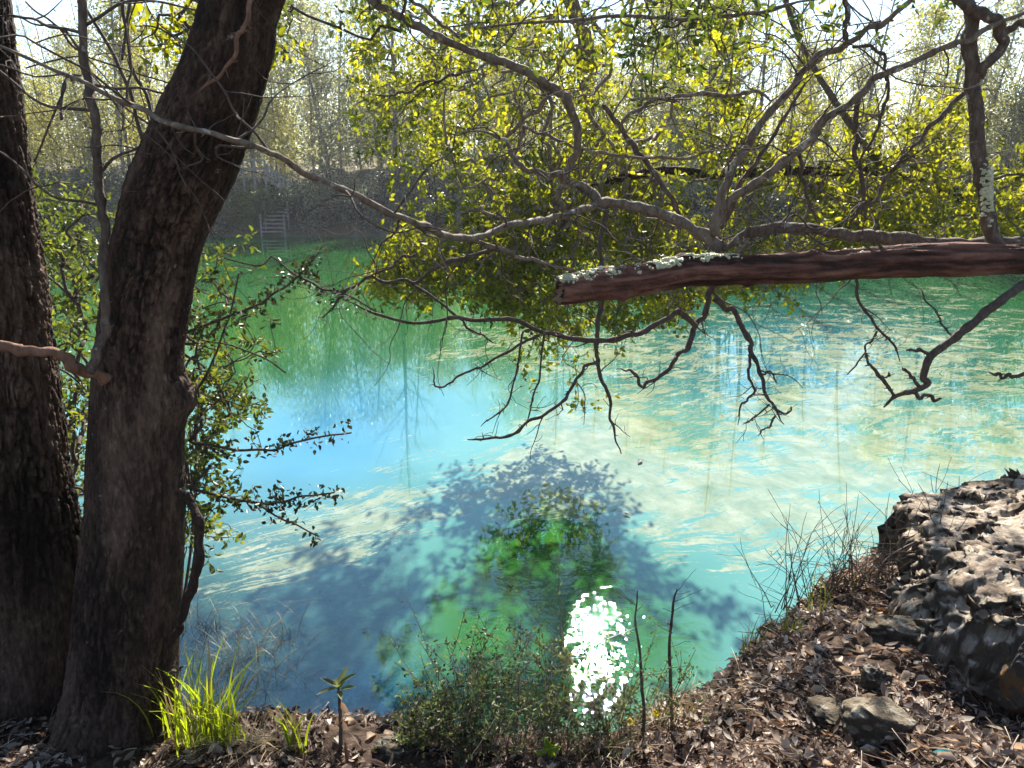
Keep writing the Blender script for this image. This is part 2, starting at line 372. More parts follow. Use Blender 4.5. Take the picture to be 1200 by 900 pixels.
def water_mat():
    m, n, l = mat('spring_water')
    at = N(n, 'Attribute', attribute_name='wmap'); sc = N(n, 'SeparateColor'); l.new(at.outputs['Color'], sc.inputs[0])
    film, blue, green = sc.outputs[0], sc.outputs[1], sc.outputs[2]
    sh = N(n, 'Attribute', attribute_name='clear')
    fl = N(n, 'Attribute', attribute_name='flow')
    geo = N(n, 'NewGeometry')
    # domain warp of the flow coordinates
    wn = N(n, 'TexNoise', ins={'Scale': .55, 'Detail': 4, 'Roughness': .55}); l.new(geo.outputs['Position'], wn.inputs['Vector'])
    wv = N(n, 'VectorMath', operation='MULTIPLY_ADD'); l.new(wn.outputs['Color'], wv.inputs[0]); wv.inputs[1].default_value = (1.0, .85, 0); l.new(fl.outputs['Vector'], wv.inputs[2])
    def streak(sx, sy, det, rg=.6):
        mp = N(n, 'Mapping'); mp.inputs['Scale'].default_value = (sx, sy, 1); l.new(wv.outputs[0], mp.inputs[0])
        t = N(n, 'TexNoise', ins={'Scale': 1, 'Detail': det, 'Roughness': rg}); l.new(mp.outputs[0], t.inputs['Vector']); return t.outputs[0]
    s1 = streak(.22, 1.3, 5); s2 = streak(.8, 11.0, 6, .75); s5 = streak(1.6, 30.0, 4, .6)
    n3 = N(n, 'TexNoise', ins={'Scale': 1.3, 'Detail': 7, 'Roughness': .65, 'Distortion': 1.5}); l.new(geo.outputs['Position'], n3.inputs['Vector'])
    def math(op, a, b=None, c=None):
        q = N(n, 'Math', operation=op)
        for i, x in enumerate((a, b, c)):
            if x is None: continue
            if isinstance(x, (int, float)): q.inputs[i].default_value = x
            else: l.new(x, q.inputs[i])
        return q.outputs[0]
    m4 = N(n, 'Mapping'); m4.inputs['Scale'].default_value = (.35, 2.6, 1); l.new(geo.outputs['Position'], m4.inputs[0])
    n4 = N(n, 'TexNoise', ins={'Scale': 1, 'Detail': 7, 'Roughness': .7, 'Distortion': .8}); l.new(m4.outputs[0], n4.inputs['Vector'])
    s = math('ADD', math('MULTIPLY', s1, .8), math('ADD', math('MULTIPLY_ADD', s5, .9, math('MULTIPLY', s2, 1.3)), math('MULTIPLY_ADD', n4.outputs[0], .9, math('MULTIPLY', n3.outputs[0], .5))))   # mean about 1.35
    v = math('ADD', s, math('MULTIPLY_ADD', film, .95, -2.2 - .46))
    gr = N(n, 'TexNoise', ins={'Scale': 16, 'Detail': 5, 'Roughness': .75}); l.new(geo.outputs['Position'], gr.inputs['Vector'])
    g2 = N(n, 'TexVoronoi', ins={'Scale': 3.2, 'Randomness': 1}); l.new(wv.outputs[0], g2.inputs['Vector'])
    v = math('ADD', v, math('ADD', math('MULTIPLY_ADD', gr.outputs[0], .75, -.375), math('MULTIPLY_ADD', g2.outputs['Distance'], -.28, .13)))
    mask = N(n, 'MapRange', interpolation_type='SMOOTHSTEP', ins={'From Min': -.03, 'From Max': .17}); l.new(v, mask.inputs[0])
    mk = math('MULTIPLY', mask.outputs[0], .76)
    # the water body: turquoise, tree reflections painted in green, sky reflections in blue
    nb = N(n, 'TexNoise', ins={'Scale': .35, 'Detail': 4}); l.new(geo.outputs['Position'], nb.inputs['Vector'])
    tq = ramp(n, l, nb.outputs[0], [(.35, (.085, .25, .225)), (.65, (.13, .32, .28))])
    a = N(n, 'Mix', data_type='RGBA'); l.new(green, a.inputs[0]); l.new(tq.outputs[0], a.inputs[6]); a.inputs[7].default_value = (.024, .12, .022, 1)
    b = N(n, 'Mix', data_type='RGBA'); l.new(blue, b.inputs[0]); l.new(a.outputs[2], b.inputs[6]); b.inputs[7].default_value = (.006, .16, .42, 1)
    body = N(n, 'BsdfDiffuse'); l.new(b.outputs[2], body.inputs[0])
    tr = N(n, 'BsdfTransparent'); tr.inputs[0].default_value = (.75, .93, .86, 1)
    bm = N(n, 'MixShader'); l.new(math('MULTIPLY', sh.outputs['Fac'], .95), bm.inputs[0]); l.new(body.outputs[0], bm.inputs[1]); l.new(tr.outputs[0], bm.inputs[2])
    # ripples
    rp = N(n, 'Mapping'); rp.inputs['Scale'].default_value = (8.0, 11, 1); l.new(geo.outputs['Position'], rp.inputs[0])
    rn = N(n, 'TexNoise', ins={'Scale': 1, 'Detail': 3, 'Roughness': .5}); l.new(rp.outputs[0], rn.inputs['Vector'])
    sy_ = N(n, 'SeparateXYZ'); l.new(geo.outputs['Position'], sy_.inputs[0])
    dv = N(n, 'VectorMath', operation='DISTANCE'); l.new(geo.outputs['Position'], dv.inputs[0]); dv.inputs[1].default_value = (.68, 5.7, 0)
    calm = N(n, 'MapRange', interpolation_type='SMOOTHSTEP', ins={'From Min': .3, 'From Max': 2.0, 'To Min': .2, 'To Max': .007}); l.new(dv.outputs['Value'], calm.inputs[0])      # one breeze-ruffled patch on calm water
    bp = N(n, 'Bump', ins={'Distance': .03}); l.new(calm.outputs[0], bp.inputs['Strength']); l.new(rn.outputs[0], bp.inputs['Height'])
    gl = N(n, 'BsdfGlossy', ins={'Roughness': .010}); l.new(bp.outputs[0], gl.inputs['Normal']); gl.inputs[0].default_value = (.70, .97, .97, 1)
    fr = N(n, 'Fresnel', ins={'IOR': 2.15}); l.new(bp.outputs[0], fr.inputs['Normal'])
    wa = N(n, 'MixShader'); l.new(fr.outputs[0], wa.inputs[0]); l.new(bm.outputs[0], wa.inputs[1]); l.new(gl.outputs[0], wa.inputs[2])
    # pollen film lying on the surface
    pc = N(n, 'TexNoise', ins={'Scale': 2.5, 'Detail': 8, 'Roughness': .7}); l.new(wv.outputs[0], pc.inputs['Vector'])
    pcol = ramp(n, l, pc.outputs[0], [(.3, (.13, .18, .09)), (.5, (.28, .30, .18)), (.75, (.50, .49, .35))])
    fq = N(n, 'BsdfDiffuse'); l.new(pcol.outputs[0], fq.inputs[0]); fd = N(n, 'MixShader'); l.new(math('MULTIPLY', fr.outputs[0], .65), fd.inputs[0]); l.new(fq.outputs[0], fd.inputs[1]); l.new(gl.outputs[0], fd.inputs[2])     # a thin wet film still mirrors a little
    mx = N(n, 'MixShader'); l.new(mk, mx.inputs[0]); l.new(wa.outputs[0], mx.inputs[1]); l.new(fd.outputs[0], mx.inputs[2])
    o = N(n, 'OutputMaterial'); l.new(mx.outputs[0], o.inputs[0]); return m
M['water'] = water_mat()

# ------------------------------------------------------------------ terrain
EX = [-60, -40, -12, -6, -3, -2, -1.2, -.3, .4, .8, 1.3, 1.8, 2.4, 3.4, 6, 15, 26, 60]
EY = [36, 25, 6, 4.2, 3.4, 3.05, 2.85, 2.75, 2.8, 3.05, 3.5, 3.95, 4.4, 5.0, 6.5, 14, 26, 40]
def shore_far(x): return 48 - 15 * sstep(-6, 8, x)
def far_profile(w):
    return np.where(w < 0, np.maximum(.5 * w, -3.5), 1.5 * sstep(0, 1.6, w) + 2.0 * sstep(1, 7, w) + .025 * np.clip(w, 0, 200))
def edge_of(x): return np.interp(x, EX, EY) + .05 * noise(np.asarray(x, float) * 2.3, np.asarray(x, float) * 0, None, 5)
def terr(x, y):
    x = np.asarray(x, float); y = np.asarray(y, float)
    t = edge_of(x) - y
    near_in = 1.5 + .25 * np.clip(t, 0, 4.4) + .05 * np.clip(t - 4.4, 0, 200)
    u = -t
    drop = 1.5 - 2.2 * sstep(0, .8, u) - .4 * np.clip(u - .8, 0, 20)
    shelf = -.06 - np.where(x < -1, .13, .28) * np.clip(u - .7, 0, 6) + .06 * noise(x * 2, y * 2, None, 9)
    drop = np.where(x < -.2, np.maximum(drop, shelf * sstep(-.2, -.9, x) + drop * (1 - sstep(-.2, -.9, x))), drop)
    drop = np.maximum(drop, -3.5)
    zn = np.where(t > 0, near_in, drop)
    rough = np.clip(1 - np.abs(y - 3) / 9, 0, 1)
    zn = zn + rough * (.05 * fbm(x * 2.2, y * 2.2, None, 4, 11) + .012 * fbm(x * 14, y * 14, None, 3, 12))
    zn = zn - .36 * np.exp(-((x - 2.15) / .42) ** 2 - ((y - 2.65) / .55) ** 2)      # the hollow at the boulder's foot
    wf = y - shore_far(x)
    zf = far_profile(wf) + np.where(wf > 0, .35 * fbm(x * .22, y * .22, None, 4, 21) * sstep(0, 4, wf), 0)
    zl = far_profile(-44 - x); zr = far_profile(x - 26)
    z = np.maximum(np.maximum(zn, zf), np.maximum(zl, zr))
    return np.where(wf > 120, z + .02 * (wf - 120), z)

def hit(px, py):
    """where the sight line through a pixel meets the near bank"""
    d = ray(px, py)
    t = np.linspace(1.2, 8, 700); P = np.array([0, 0, H]) + t[:, None] * d
    g = terr(P[:, 0], P[:, 1]); k = np.argmax(P[:, 2] < g)
    return P[k] if P[k, 2] < g[k] else P[-1]

def grow_axis(lo, hi, step, g, a, b):
    c = list(np.arange(lo, hi, step)); x, s = c[-1], step
    while x < b: s *= g; x += s; c.append(x)
    x, s, left = lo, step, []
    while x > a: s *= g; x -= s; left.append(x)
    return np.array(left[::-1] + c)
gx = grow_axis(-2.6, 3.4, .035, 1.09, -420, 420)
gy1 = grow_axis(1.3, 5.2, .035, 1.08, -120, 30)
gy2 = np.concatenate([np.arange(31, 62, .55), 62 * 1.07 ** np.arange(0, 34)])
gy = np.concatenate([gy1[gy1 < 30.5], gy2])
X, Y = np.meshgrid(gx, gy)
mb = MB(); nx = len(gx); ny = len(gy)
i = np.arange(ny - 1)[:, None] * nx + np.arange(nx - 1)[None]
mb.add(np.stack([X, Y, terr(X, Y)], -1), np.stack([i, i + 1, i + nx + 1, i + nx], -1).reshape(-1, 4))
ground = mb.build('ground', M['ground'], kind='structure')

# ------------------------------------------------------------------ water
yy = 2.4 * (80 / 2.4) ** np.linspace(0, 1, 230); uu = np.linspace(-1.7, 1.7, 300)
Yw, U = np.meshgrid(yy, uu, indexing='ij'); Xw = U * (Yw + 2.2)
mb = MB(); nx = len(uu); i = np.arange(len(yy) - 1)[:, None] * nx + np.arange(nx - 1)[None]
mb.add(np.stack([Xw, Yw, np.zeros_like(Xw)], -1), np.stack([i, i + 1, i + nx + 1, i + nx], -1).reshape(-1, 4))
water = mb.build('water', M['water'], kind='structure')
dep = Yw * CT + H * ST; vy = -H * CT + Yw * ST
PX = 600 + FPX * Xw / dep; PYY = 450 - FPX * vy / dep       # only used to lay the drifting pollen and the painted sky and tree reflections
def blob(cx, cy, rx, ry, rot=0):
    c, s = math.cos(math.radians(rot)), math.sin(math.radians(rot)); dx, dy = PX - cx, PYY - cy
    return np.exp(-(((dx * c + dy * s) / rx) ** 2 + ((-dx * s + dy * c) / ry) ** 2))
film = (.42 * blob(1020, 420, 330, 90) + .46 * blob(1080, 560, 260, 110) + .60 * blob(670, 530, 110, 60, -30) + .52 * blob(400, 620, 260, 50, -14) + .34 * blob(380, 690, 170, 45, -8)
        + .52 * blob(800, 600, 190, 70) + .36 * blob(620, 400, 150, 40) - .22 * blob(370, 500, 130, 60, -15) + .16 * blob(470, 530, 60, 22, -10) - .5 * blob(330, 340, 160, 70) - .45 * blob(480, 710, 130, 50) - .8 * blob(620, 700, 130, 110))
film = np.clip(film + .15, 0, 1)
blue = np.clip(.95 * blob(375, 840, 75, 55) + .3 * blob(440, 810, 60, 40) + .62 * blob(385, 510, 130, 60, -18) + .45 * blob(950, 420, 200, 60), 0, 1)  # mirrored sky, painted as blue into the body colour
green = np.clip(sstep(11, 17, Yw) * .92 + .5 * blob(1060, 430, 300, 120) + .85 * blob(320, 380, 150, 80) + 1.0 * blob(590, 760, 150, 150) + .8 * blob(740, 740, 120, 90) + .6 * blob(640, 640, 70, 60) + .6 * blob(235, 700, 60, 50), 0, 1)  # mirrored trees and crown painted into the body colour, with some submerged weed
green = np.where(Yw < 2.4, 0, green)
clear = sstep(-.95, -.12, terr(Xw, Yw))
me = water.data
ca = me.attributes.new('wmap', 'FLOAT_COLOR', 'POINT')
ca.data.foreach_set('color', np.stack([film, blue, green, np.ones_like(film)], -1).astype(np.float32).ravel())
ca = me.attributes.new('clear', 'FLOAT', 'POINT'); ca.data.foreach_set('value', clear.astype(np.float32).ravel())
ang = np.arctan2(Yw - 3.0, Xw + 9.0); rad = np.hypot(Yw - 3.0, Xw + 9.0)
ca = me.attributes.new('flow', 'FLOAT_VECTOR', 'POINT')
ca.data.foreach_set('vector', np.stack([rad, ang * 9, np.zeros_like(ang)], -1).astype(np.float32).ravel())

# ------------------------------------------------------------------ bark-covered trunks
def bark_trunk(name, parent, P, R, m, seg, freq, depth, lump=None, seed=0):
    n = len(P); T, A, B = frames(P)
    th = np.arange(seg) * 2 * np.pi / seg; c, s = np.cos(th)[None], np.sin(th)[None]
    L = np.concatenate([[0], np.cumsum(np.linalg.norm(np.diff(P, axis=0), axis=1))])[:, None]
    Rm = R[:, None]
    bx, by, bz = c * Rm * freq + 0 * L, s * Rm * freq + 0 * L, L * freq * .16
    wx = 1.1 * noise(bx * .35, by * .35, bz * .8, seed + 3) + .5 * noise(bx * .9, by * .9, bz * 2.2, seed + 4)
    vary = np.clip(.75 + .9 * fbm(c * 1.1 + 0 * L, s * 1.1 + 0 * L, L * 1.9, 3, seed + 17), .25, 1.6)
    cross = np.clip(1 - np.abs(noise(bx * .9 + wx, by * .9, bz * 5.5, seed + 6)) * 3.2, 0, 1) ** 2
    rid = 1 - np.abs(noise(bx + wx, by + wx, bz, seed)) * 2.2
    rid2 = 1 - np.abs(noise(bx * 2.1 + wx, by * 2.1, bz * 2.3, seed + 1)) * 2
    fine = fbm(bx * 3, by * 3, bz * 6, 3, seed + 5)
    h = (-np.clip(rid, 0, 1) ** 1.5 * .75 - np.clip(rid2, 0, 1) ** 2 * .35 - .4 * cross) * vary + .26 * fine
    big = .035 * Rm * fbm(c * 1.2 + 0 * L, s * 1.2 + 0 * L, L * 1.4, 3, seed + 8)
    rr = Rm + depth * h + big
    fl_ = np.exp(-np.clip(L - L[max(0, int(np.argmin(np.abs(P[:, 2] - terr(P[0, 0], P[0, 1])))))], 0, 9) / .16)
    rr = rr + fl_ * (.035 + .05 * np.clip(noise(c * 1.7 + 0 * L, s * 1.7 + 0 * L, L * .5, seed + 21), -.4, 1))
    if lump is not None: rr = rr + lump(L, th[None], A, B)
    v = P[:, None] + rr[..., None] * (c[..., None] * A[:, None] + s[..., None] * B[:, None])
    mb = MB(); i = np.arange(n - 1)[:, None] * seg; j = np.arange(seg)[None]; k = (j + 1) % seg
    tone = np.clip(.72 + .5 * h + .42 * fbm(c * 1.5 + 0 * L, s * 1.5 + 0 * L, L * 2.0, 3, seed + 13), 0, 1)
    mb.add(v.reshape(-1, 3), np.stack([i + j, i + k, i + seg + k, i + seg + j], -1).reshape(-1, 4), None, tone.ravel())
    return mb.build(name, m, parent)

def leaf_cloud(mb, C, n, spread, L, W, tone=(0, 1), flat=0.0, up=0.3, simple=False, mat=0):
    """sprays of leaves round centres C"""
    C = np.asarray(C); k = len(C)
    idx = np.repeat(np.arange(k), n); m = len(idx)
    off = rng.normal(size=(m, 3)) * spread; off[:, 2] *= 1 - flat
    D = unit(off + rng.normal(size=(m, 3)) * spread * .8 + np.array([0, 0, -.1 * np.mean(spread)]))
    Nn = unit(rng.normal(size=(m, 3)) + np.array([0, 0, up * 2]))
    base = np.repeat(rng.uniform(0, 1, k), n)
    tn = tone[0] + (tone[1] - tone[0]) * np.clip(.5 * base + .5 * rng.uniform(0, 1, m), 0, 1)
    leaves(mb, C[idx] + off, D, Nn, L * rng.uniform(.6, 1.25, m), W * rng.uniform(.7, 1.2, m), tn, mat, simple=simple)

def shoots(mb, mbt, C, k, ln, n, L, W, tone=(0, 1), r=.0014, sun=0.0):
    """k leafy shoots from each point, leaves set alternately along them"""
    C = np.asarray(C)
    for c in C:
        base = rng.uniform(0, 1)
        for q in range(k):
            d = unit(rng.normal(size=3) + np.array([0, -.1, .15])); l_ = ln * rng.uniform(.5, 1.3); bend = rng.normal(size=3) * l_ * .22
            t = np.linspace(0, 1, 5)[:, None]; P = c + d * l_ * t + bend * t * t
            tube(mbt, P, np.linspace(r, r * .5, 5), 3, .6, 0, 0, 0, False)
            m = max(3, int(n * rng.uniform(.6, 1.3))); tt = np.sort(rng.uniform(.12, 1.0, m)); Q = c + d * l_ * tt[:, None] + bend * (tt ** 2)[:, None]
            sd = unit(np.cross(d, rng.normal(size=3))); alt = np.where(np.arange(m) % 2, 1, -1)[:, None]
            D = d * .55 + sd * alt * .8 + rng.normal(size=(m, 3)) * .28; sz = rng.uniform(.45, 1.35, m)
            leaves(mb, Q, D, rng.normal(size=(m, 3)) * .6 + np.cross(d, sd), L * sz, W * sz * rng.uniform(.8, 1.2, m), tone[0] + (tone[1] - tone[0]) * np.clip(.55 * base + .45 * rng.uniform(0, 1, m), 0, 1))

def connect(clusters, seeds, mbt, rtip, rmax, seg=5, sag=.1, tone=.5, wob=.25, mat=0):
    """twigs that join every leaf cluster to the nearest wood already there"""
    nodes = [np.asarray(s, float) for s in seeds]; ns = len(nodes); par = [-1] * ns
    cl = np.asarray(clusters); seedA = np.array(nodes)
    d0 = np.min(np.linalg.norm(cl[:, None] - seedA[None], axis=2), axis=1)
    pos = np.empty((ns + len(cl), 3)); pos[:ns] = seedA; n = ns; cost = np.zeros(ns + len(cl))
    for c in cl[np.argsort(d0)]:
        d = np.linalg.norm(pos[:n] - c, axis=1) + .12 * cost[:n]; j = int(np.argmin(d))
        par.append(j); pos[n] = c; cost[n] = cost[j] + np.linalg.norm(pos[j] - c); n += 1
    cnt = np.ones(n)
    for q in range(n - 1, ns - 1, -1): cnt[par[q]] += cnt[q]
    for q in range(ns, n):
        a, b = pos[par[q]], pos[q]; ln = np.linalg.norm(b - a)
        if ln < 1e-4: continue
        pts = [a, a + (b - a) * .35 + rng.normal(size=3) * ln * wob * .3, a + (b - a) * .7 + rng.normal(size=3) * ln * wob * .3 + np.array([0, 0, sag * ln * .3]), b]
        r0 = min(rmax, rtip * cnt[q] ** .45); r1 = rtip if cnt[q] < 2 else r0 * .8
        tube(mbt, catmull(pts, 7), np.linspace(r0, r1, 7), seg, tone, mat)
    return pos, cnt

def gnarl(mb, P0, d0, ln, r0, lev=0, seg=5, kink=.55, tips=None, droop=0.0, kids=3, tone=.5):
    """a crooked bare twig with side twigs"""
    n = max(5, int(ln / .07)); p = np.array(P0, float); d = unit(d0); pts = [p.copy()]
    st = ln / n
    for q in range(n):
        d = unit(d + rng.normal(size=3) * kink * .5 + np.array([0, 0, -droop]))
        p = p + d * st; pts.append(p.copy())
    pts = np.array(pts); C = catmull(pts, len(pts) * 2)
    tube(mb, C, np.linspace(r0, max(r0 * .35, .0011), len(C)), seg, tone)
    if tips is not None: tips.append(pts[-1])
    if lev > 0:
        for q in range(kids):
            k = int(rng.integers(max(1, n // 5), n)); dd = unit(pts[min(k + 1, n)] - pts[k - 1] + rng.normal(size=3) * .9)
            gnarl(mb, pts[k], dd, ln * rng.uniform(.3, .6), max(r0 * .6 * (1 - .4 * k / n), .0013), lev - 1, max(4, seg - 1), kink, tips, droop, kids, tone)

# ---- leaning tree left of centre
def edges_to_axis(rows, Y):
    P, R = [], []
    for y, xl, xr in rows:
        p, t = PY((xl + xr) / 2, y, Y(y) if callable(Y) else Y); P.append(p); R.append((xr - xl) / 2 * t / FPX)
    return np.array(P), np.array(R)
rows = [(-420, 400, 470), (-260, 345, 425), (-120, 290, 375), (0, 240, 328), (50, 227, 320), (100, 209, 307), (143, 187, 293), (187, 167, 277), (227, 150, 257), (260, 141, 241),
        (297, 133, 230), (340, 125, 222), (400, 118, 213), (440, 114, 212), (490, 111, 213), (540, 108, 212), (600, 105, 213), (680, 97, 210), (750, 91, 205), (800, 85, 202), (850, 74, 203), (900, 58, 212), (950, 30, 235)]
Yt = lambda y: 2.72 + .12 * math.sin(y / 300)
P, R = edges_to_axis(rows, Yt)
P, R = P[::-1], R[::-1]                       # base first
n = 760; tt = np.linspace(0, 1, len(P)); Pa = catmull(P, n); Ra = np.interp(np.linspace(0, 1, n), tt, R)
base = (P[0][0], P[0][1], float(terr(P[0][0], P[0][1])))
t1 = thing('leaning_tree', 'dark furrowed tree trunk leaning right over the water, front one of two', 'tree', base)
burl, _ = PY(208, 467, Yt(467))
def lump(L, th, A, B):
    d = Pa - burl; k = int(np.argmin(np.linalg.norm(d, axis=1)))
    v = burl - Pa[k]; a0 = math.atan2(np.dot(v, B[k]), np.dot(v, A[k]))
    da = np.angle(np.exp(1j * (th - a0)))
    l0 = L[k, 0]
    return .055 * np.exp(-((L - l0) / .075) ** 2 - (da / .55) ** 2)
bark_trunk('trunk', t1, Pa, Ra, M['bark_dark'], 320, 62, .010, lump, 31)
def branch(parent, pts, wid, Ys, m, name='branch', seg=9, rough=.25, wob=.012, n=None, into=None, tone=.5):
    C, r = traced(pts, wid, Ys, n or len(pts) * 11, wob)
    s0 = rng.uniform(0, 99); u_ = np.concatenate([[0], np.cumsum(np.linalg.norm(np.diff(C, axis=0), axis=1))]); m_ = len(C)
    C = C + (np.stack([noise(u_ * 14 + s0, u_ * 0 + q, None, 60 + q) for q in range(3)], 1) * .55 + np.stack([noise(u_ * 38 + s0, u_ * 0 + q, None, 66 + q) for q in range(3)], 1) * .22) * r[:, None] * min(1.0, .011 / max(r.mean(), .004)) * .75
    kn = np.zeros(m_)
    for q in range(max(2, int(u_[-1] * 6))): kn += rng.uniform(.05, .3) * np.exp(-((u_ - rng.uniform(0, u_[-1])) / rng.uniform(.006, .018)) ** 2)
    r = .9 * r * (1 + kn) * np.interp(np.linspace(0, 1, m_), [0, .86, 1], [1, 1, .4])
    b = MB(); tube(b, C, r, seg, tone, 0, rough, int(rng.integers(1, 999)))
    for q in range(int(u_[-1] * (26 if r.mean() < .009 else 9))):                # spurs and buds
        k = int(rng.integers(2, m_ - 1)); d_ = unit(rng.normal(size=3) + (C[min(k + 2, m_ - 1)] - C[k - 1]) * 20); l_ = rng.uniform(.008, .035)
        tube(b, catmull([C[k], C[k] + d_ * l_ * .6, C[k] + d_ * l_ + rng.normal(size=3) * .004], 4), np.linspace(min(.004, r[k] * .6), .0012, 4), 4)
    o = b.build(name, m, parent)
    return C, r, o
branch(t1, [(128, 446), (104, 437), (85, 425), (45, 411), (0, 405), (-60, 402), (-140, 390)], (15, 14, 12), (2.68, 2.5, 2.4), M['vine'])
sap, sapr, _ = branch(t1, [(104, 438), (113, 420), (121, 385), (123, 330), (122, 290), (119, 230), (113, 140), (105, 90), (97, 0), (88, -120), (80, -260)], (11, 10, 12, 11, 9), (2.55, 2.7, 2.8), M['bark_mid'])
branch(t1, [(208, 575), (222, 588), (233, 606), (234, 640), (229, 680), (216, 718), (206, 742), (198, 760)], (11, 12, 10, 12), (2.72, 2.62, 2.7), M['bark_dark'], 'root')
branch(t1, [(292, -40), (293, 0), (288, 40), (266, 80), (231, 109)], (6, 6, 3), (2.54, 2.52, 2.56), M['vine'], 'vine')
branch(t1, [(198, 790), (207, 787), (216, 781)], (5, 2), (2.62, 2.55), M['twig'], 'twig', 6)
tw = MB()
for (x, y, dx, dz, ln) in [(100, 30, 1, .6, .5), (110, 100, 1.2, .5, .5), (101, 40, -1, .5, .6), (118, 240, -1, .3, .5), (113, 130, -1, .2, .7), (120, 200, 1, .8, .4)]:
    p, _t = PY(x, y, 2.75); gnarl(tw, p, (dx, rng.uniform(-.4, .6), dz), ln, .006, 1, 5, .35)
for pts, wd in [([(171, 176), (155, 120), (132, 60), (100, 8)], (5, 4)), ([(189, 215), (172, 120), (150, 60), (143, 0), (138, -60)], (4, 5)),
                ([(143, 70), (148, 20), (158, -20)], (3, 4)), ([(40, 190), (75, 110), (80, 90)], (2, 4)), ([(15, 20), (60, 32), (97, 62)], (2, 3)), ([(97, 62), (60, 25), (30, 2)], (3, 2)),
                ([(72, 140), (80, 92)], (4, 3)), ([(84, 95), (100, 80)], (3, 3)), ([(30, 80), (100, 68), (160, 85), (230, 110)], (2, 2))]:
    C, r = traced(pts, wd, (2.9, 3.0), None, .01); tube(tw, C, r, 5)
tw.build('twigs', M['twig'], t1, kind='stuff')
cb = MB(); cc = []
for q in range(46):
    a = rng.uniform(0, 2 * np.pi); cc.append(P[-1] + np.array([rng.normal() * 1.3 + .5, rng.normal() * 1.3 - .6, rng.uniform(.6, 3.4)]))
lim = MB(); connect(np.array(cc), [P[-1], P[-2]], lim, .008, .06)
lim.build('limbs', M['bark_dark'], t1)
leaf_cloud(cb, np.array(cc), 60, .32, .08, .035); cb.build('crown', M['leaf_tall'], t1)  # crown above the view, added to keep sky light off trunk and bank

# ---- tree at the left edge
rows = [(-420, -150, -60), (-200, -125, -25), (0, -108, 3), (50, -104, 8), (107, -98, 17), (170, -92, 25), (233, -84, 33), (293, -76, 43), (340, -70, 50), (400, -62, 55), (500, -52, 68), (560, -48, 75), (600, -45, 82), (680, -40, 95), (780, -40, 99), (850, -52, 104), (900, -75, 116), (950, -95, 130)]
P, R = edges_to_axis(rows, 3.0); P, R = P[::-1], R[::-1]
Pb = catmull(P, 640); Rb = np.interp(np.linspace(0, 1, 640), np.linspace(0, 1, len(P)), R)
base = (P[0][0], P[0][1], float(terr(P[0][0], P[0][1])))
t0 = thing('furrowed_tree', 'thick deeply furrowed tree trunk at the left edge, behind the leaning one', 'tree', base)
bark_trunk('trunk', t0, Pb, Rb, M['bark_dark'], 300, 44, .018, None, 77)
cc = [P[-1] + np.array([rng.normal() * 1.4 - .3, rng.normal() * 1.4 - .8, rng.uniform(.6, 3.6)]) for q in range(46)]
lim = MB(); connect(np.array(cc), [P[-1], P[-2]], lim, .008, .06); lim.build('limbs', M['bark_dark'], t0)
cb = MB(); leaf_cloud(cb, np.array(cc), 60, .32, .08, .035); cb.build('crown', M['leaf_tall'], t0)  # unseen crown, put overhead to dim the sky light on the trunks

# ---- the broken log with lichen and a hollow end
LOGY = (3.35, 3.6, 3.8)
logb = PY(1420, 305, 3.7)[0]
lg = thing('broken_log', 'thick reddish broken log with pale lichen on top and a hollow end', 'log', logb)
rows = [(650, 323, 357), (663, 322, 358), (700, 315, 355), (750, 308, 346), (800, 301, 338), (850, 298, 335), (950, 293, 330), (1050, 289, 326), (1200, 287, 322), (1320, 286, 322), (1420, 286, 324)]
P, R = [], []
for k, (x, a, b_) in enumerate(rows):
    p, t = PY(x, (a + b_) / 2, np.interp(x, (650, 900, 1420), LOGY)); P.append(p); R.append((b_ - a) / 2 * t / FPX)
P, R = np.array(P), np.array(R); P[2:-2, 2] += .006 * np.array([1, -1, .6, .4, -1.2, .8, 0][:len(P) - 4]); R = R * np.linspace(.9, 1.06, len(R))
nl = 420; Pl = catmull(P, nl); Rl = np.interp(np.linspace(0, 1, nl), np.linspace(0, 1, len(P)), R)
seg = 72; T, A, B = frames(Pl); th = np.arange(seg) * 2 * np.pi / seg; c, s = np.cos(th)[None], np.sin(th)[None]
L = np.concatenate([[0], np.cumsum(np.linalg.norm(np.diff(Pl, axis=0), axis=1))])[:, None]
fib = fbm(c * 3.2 + 0 * L, s * 3.2 + 0 * L, L * 3.0, 4, 41); chip = np.clip(noise(c * 2.5 + 0 * L, s * 2.5 + 0 * L, L * 6, 45) - .35, 0, 1)
crk = np.clip(1 - np.abs(noise(c * 5 + 0 * L, s * 5 + 0 * L, L * 1.6, 52)) * 7, 0, 1)
lum = noise(c * .8 + 0 * L, s * .8 + 0 * L, L * 2.6, 53)
knot = 0
for (kx, ka, kr) in [(.30, 1.0, .03), (.62, 4.2, .035), (.95, 2.0, .03), (1.25, 5.2, .04), (.85, 5.6, .025)]: knot = knot + .28 * np.exp(-((L - kx) / kr) ** 2 - (np.angle(np.exp(1j * (th[None] - ka))) / .45) ** 2)
rr = Rl[:, None] * (1 + knot + .10 * fib - .30 * chip - .13 * crk + .09 * lum + .03 * noise(c * 9 + 0 * L, s * 9 + 0 * L, L * 9, 46))
jag = .022 * noise(np.cos(th) * 2, np.sin(th) * 2, None, 48) + .03 * np.abs(noise(np.cos(th) * 6, np.sin(th) * 6, None, 47))            # ragged end
v = Pl[:, None] + rr[..., None] * (c[..., None] * A[:, None] + s[..., None] * B[:, None])
face = (c[0][:, None] * A[0] + s[0][:, None] * B[0]) @ np.array([0, -1, -.2])       # the broken end slants open towards the bank
for q_ in range(24):
    v[q_] += ((np.clip(face, 0, 1) * .075 + .012) * (1 - q_ / 24) ** 1.2 + jag * (1 - q_ / 24))[:, None] * T[0][None]
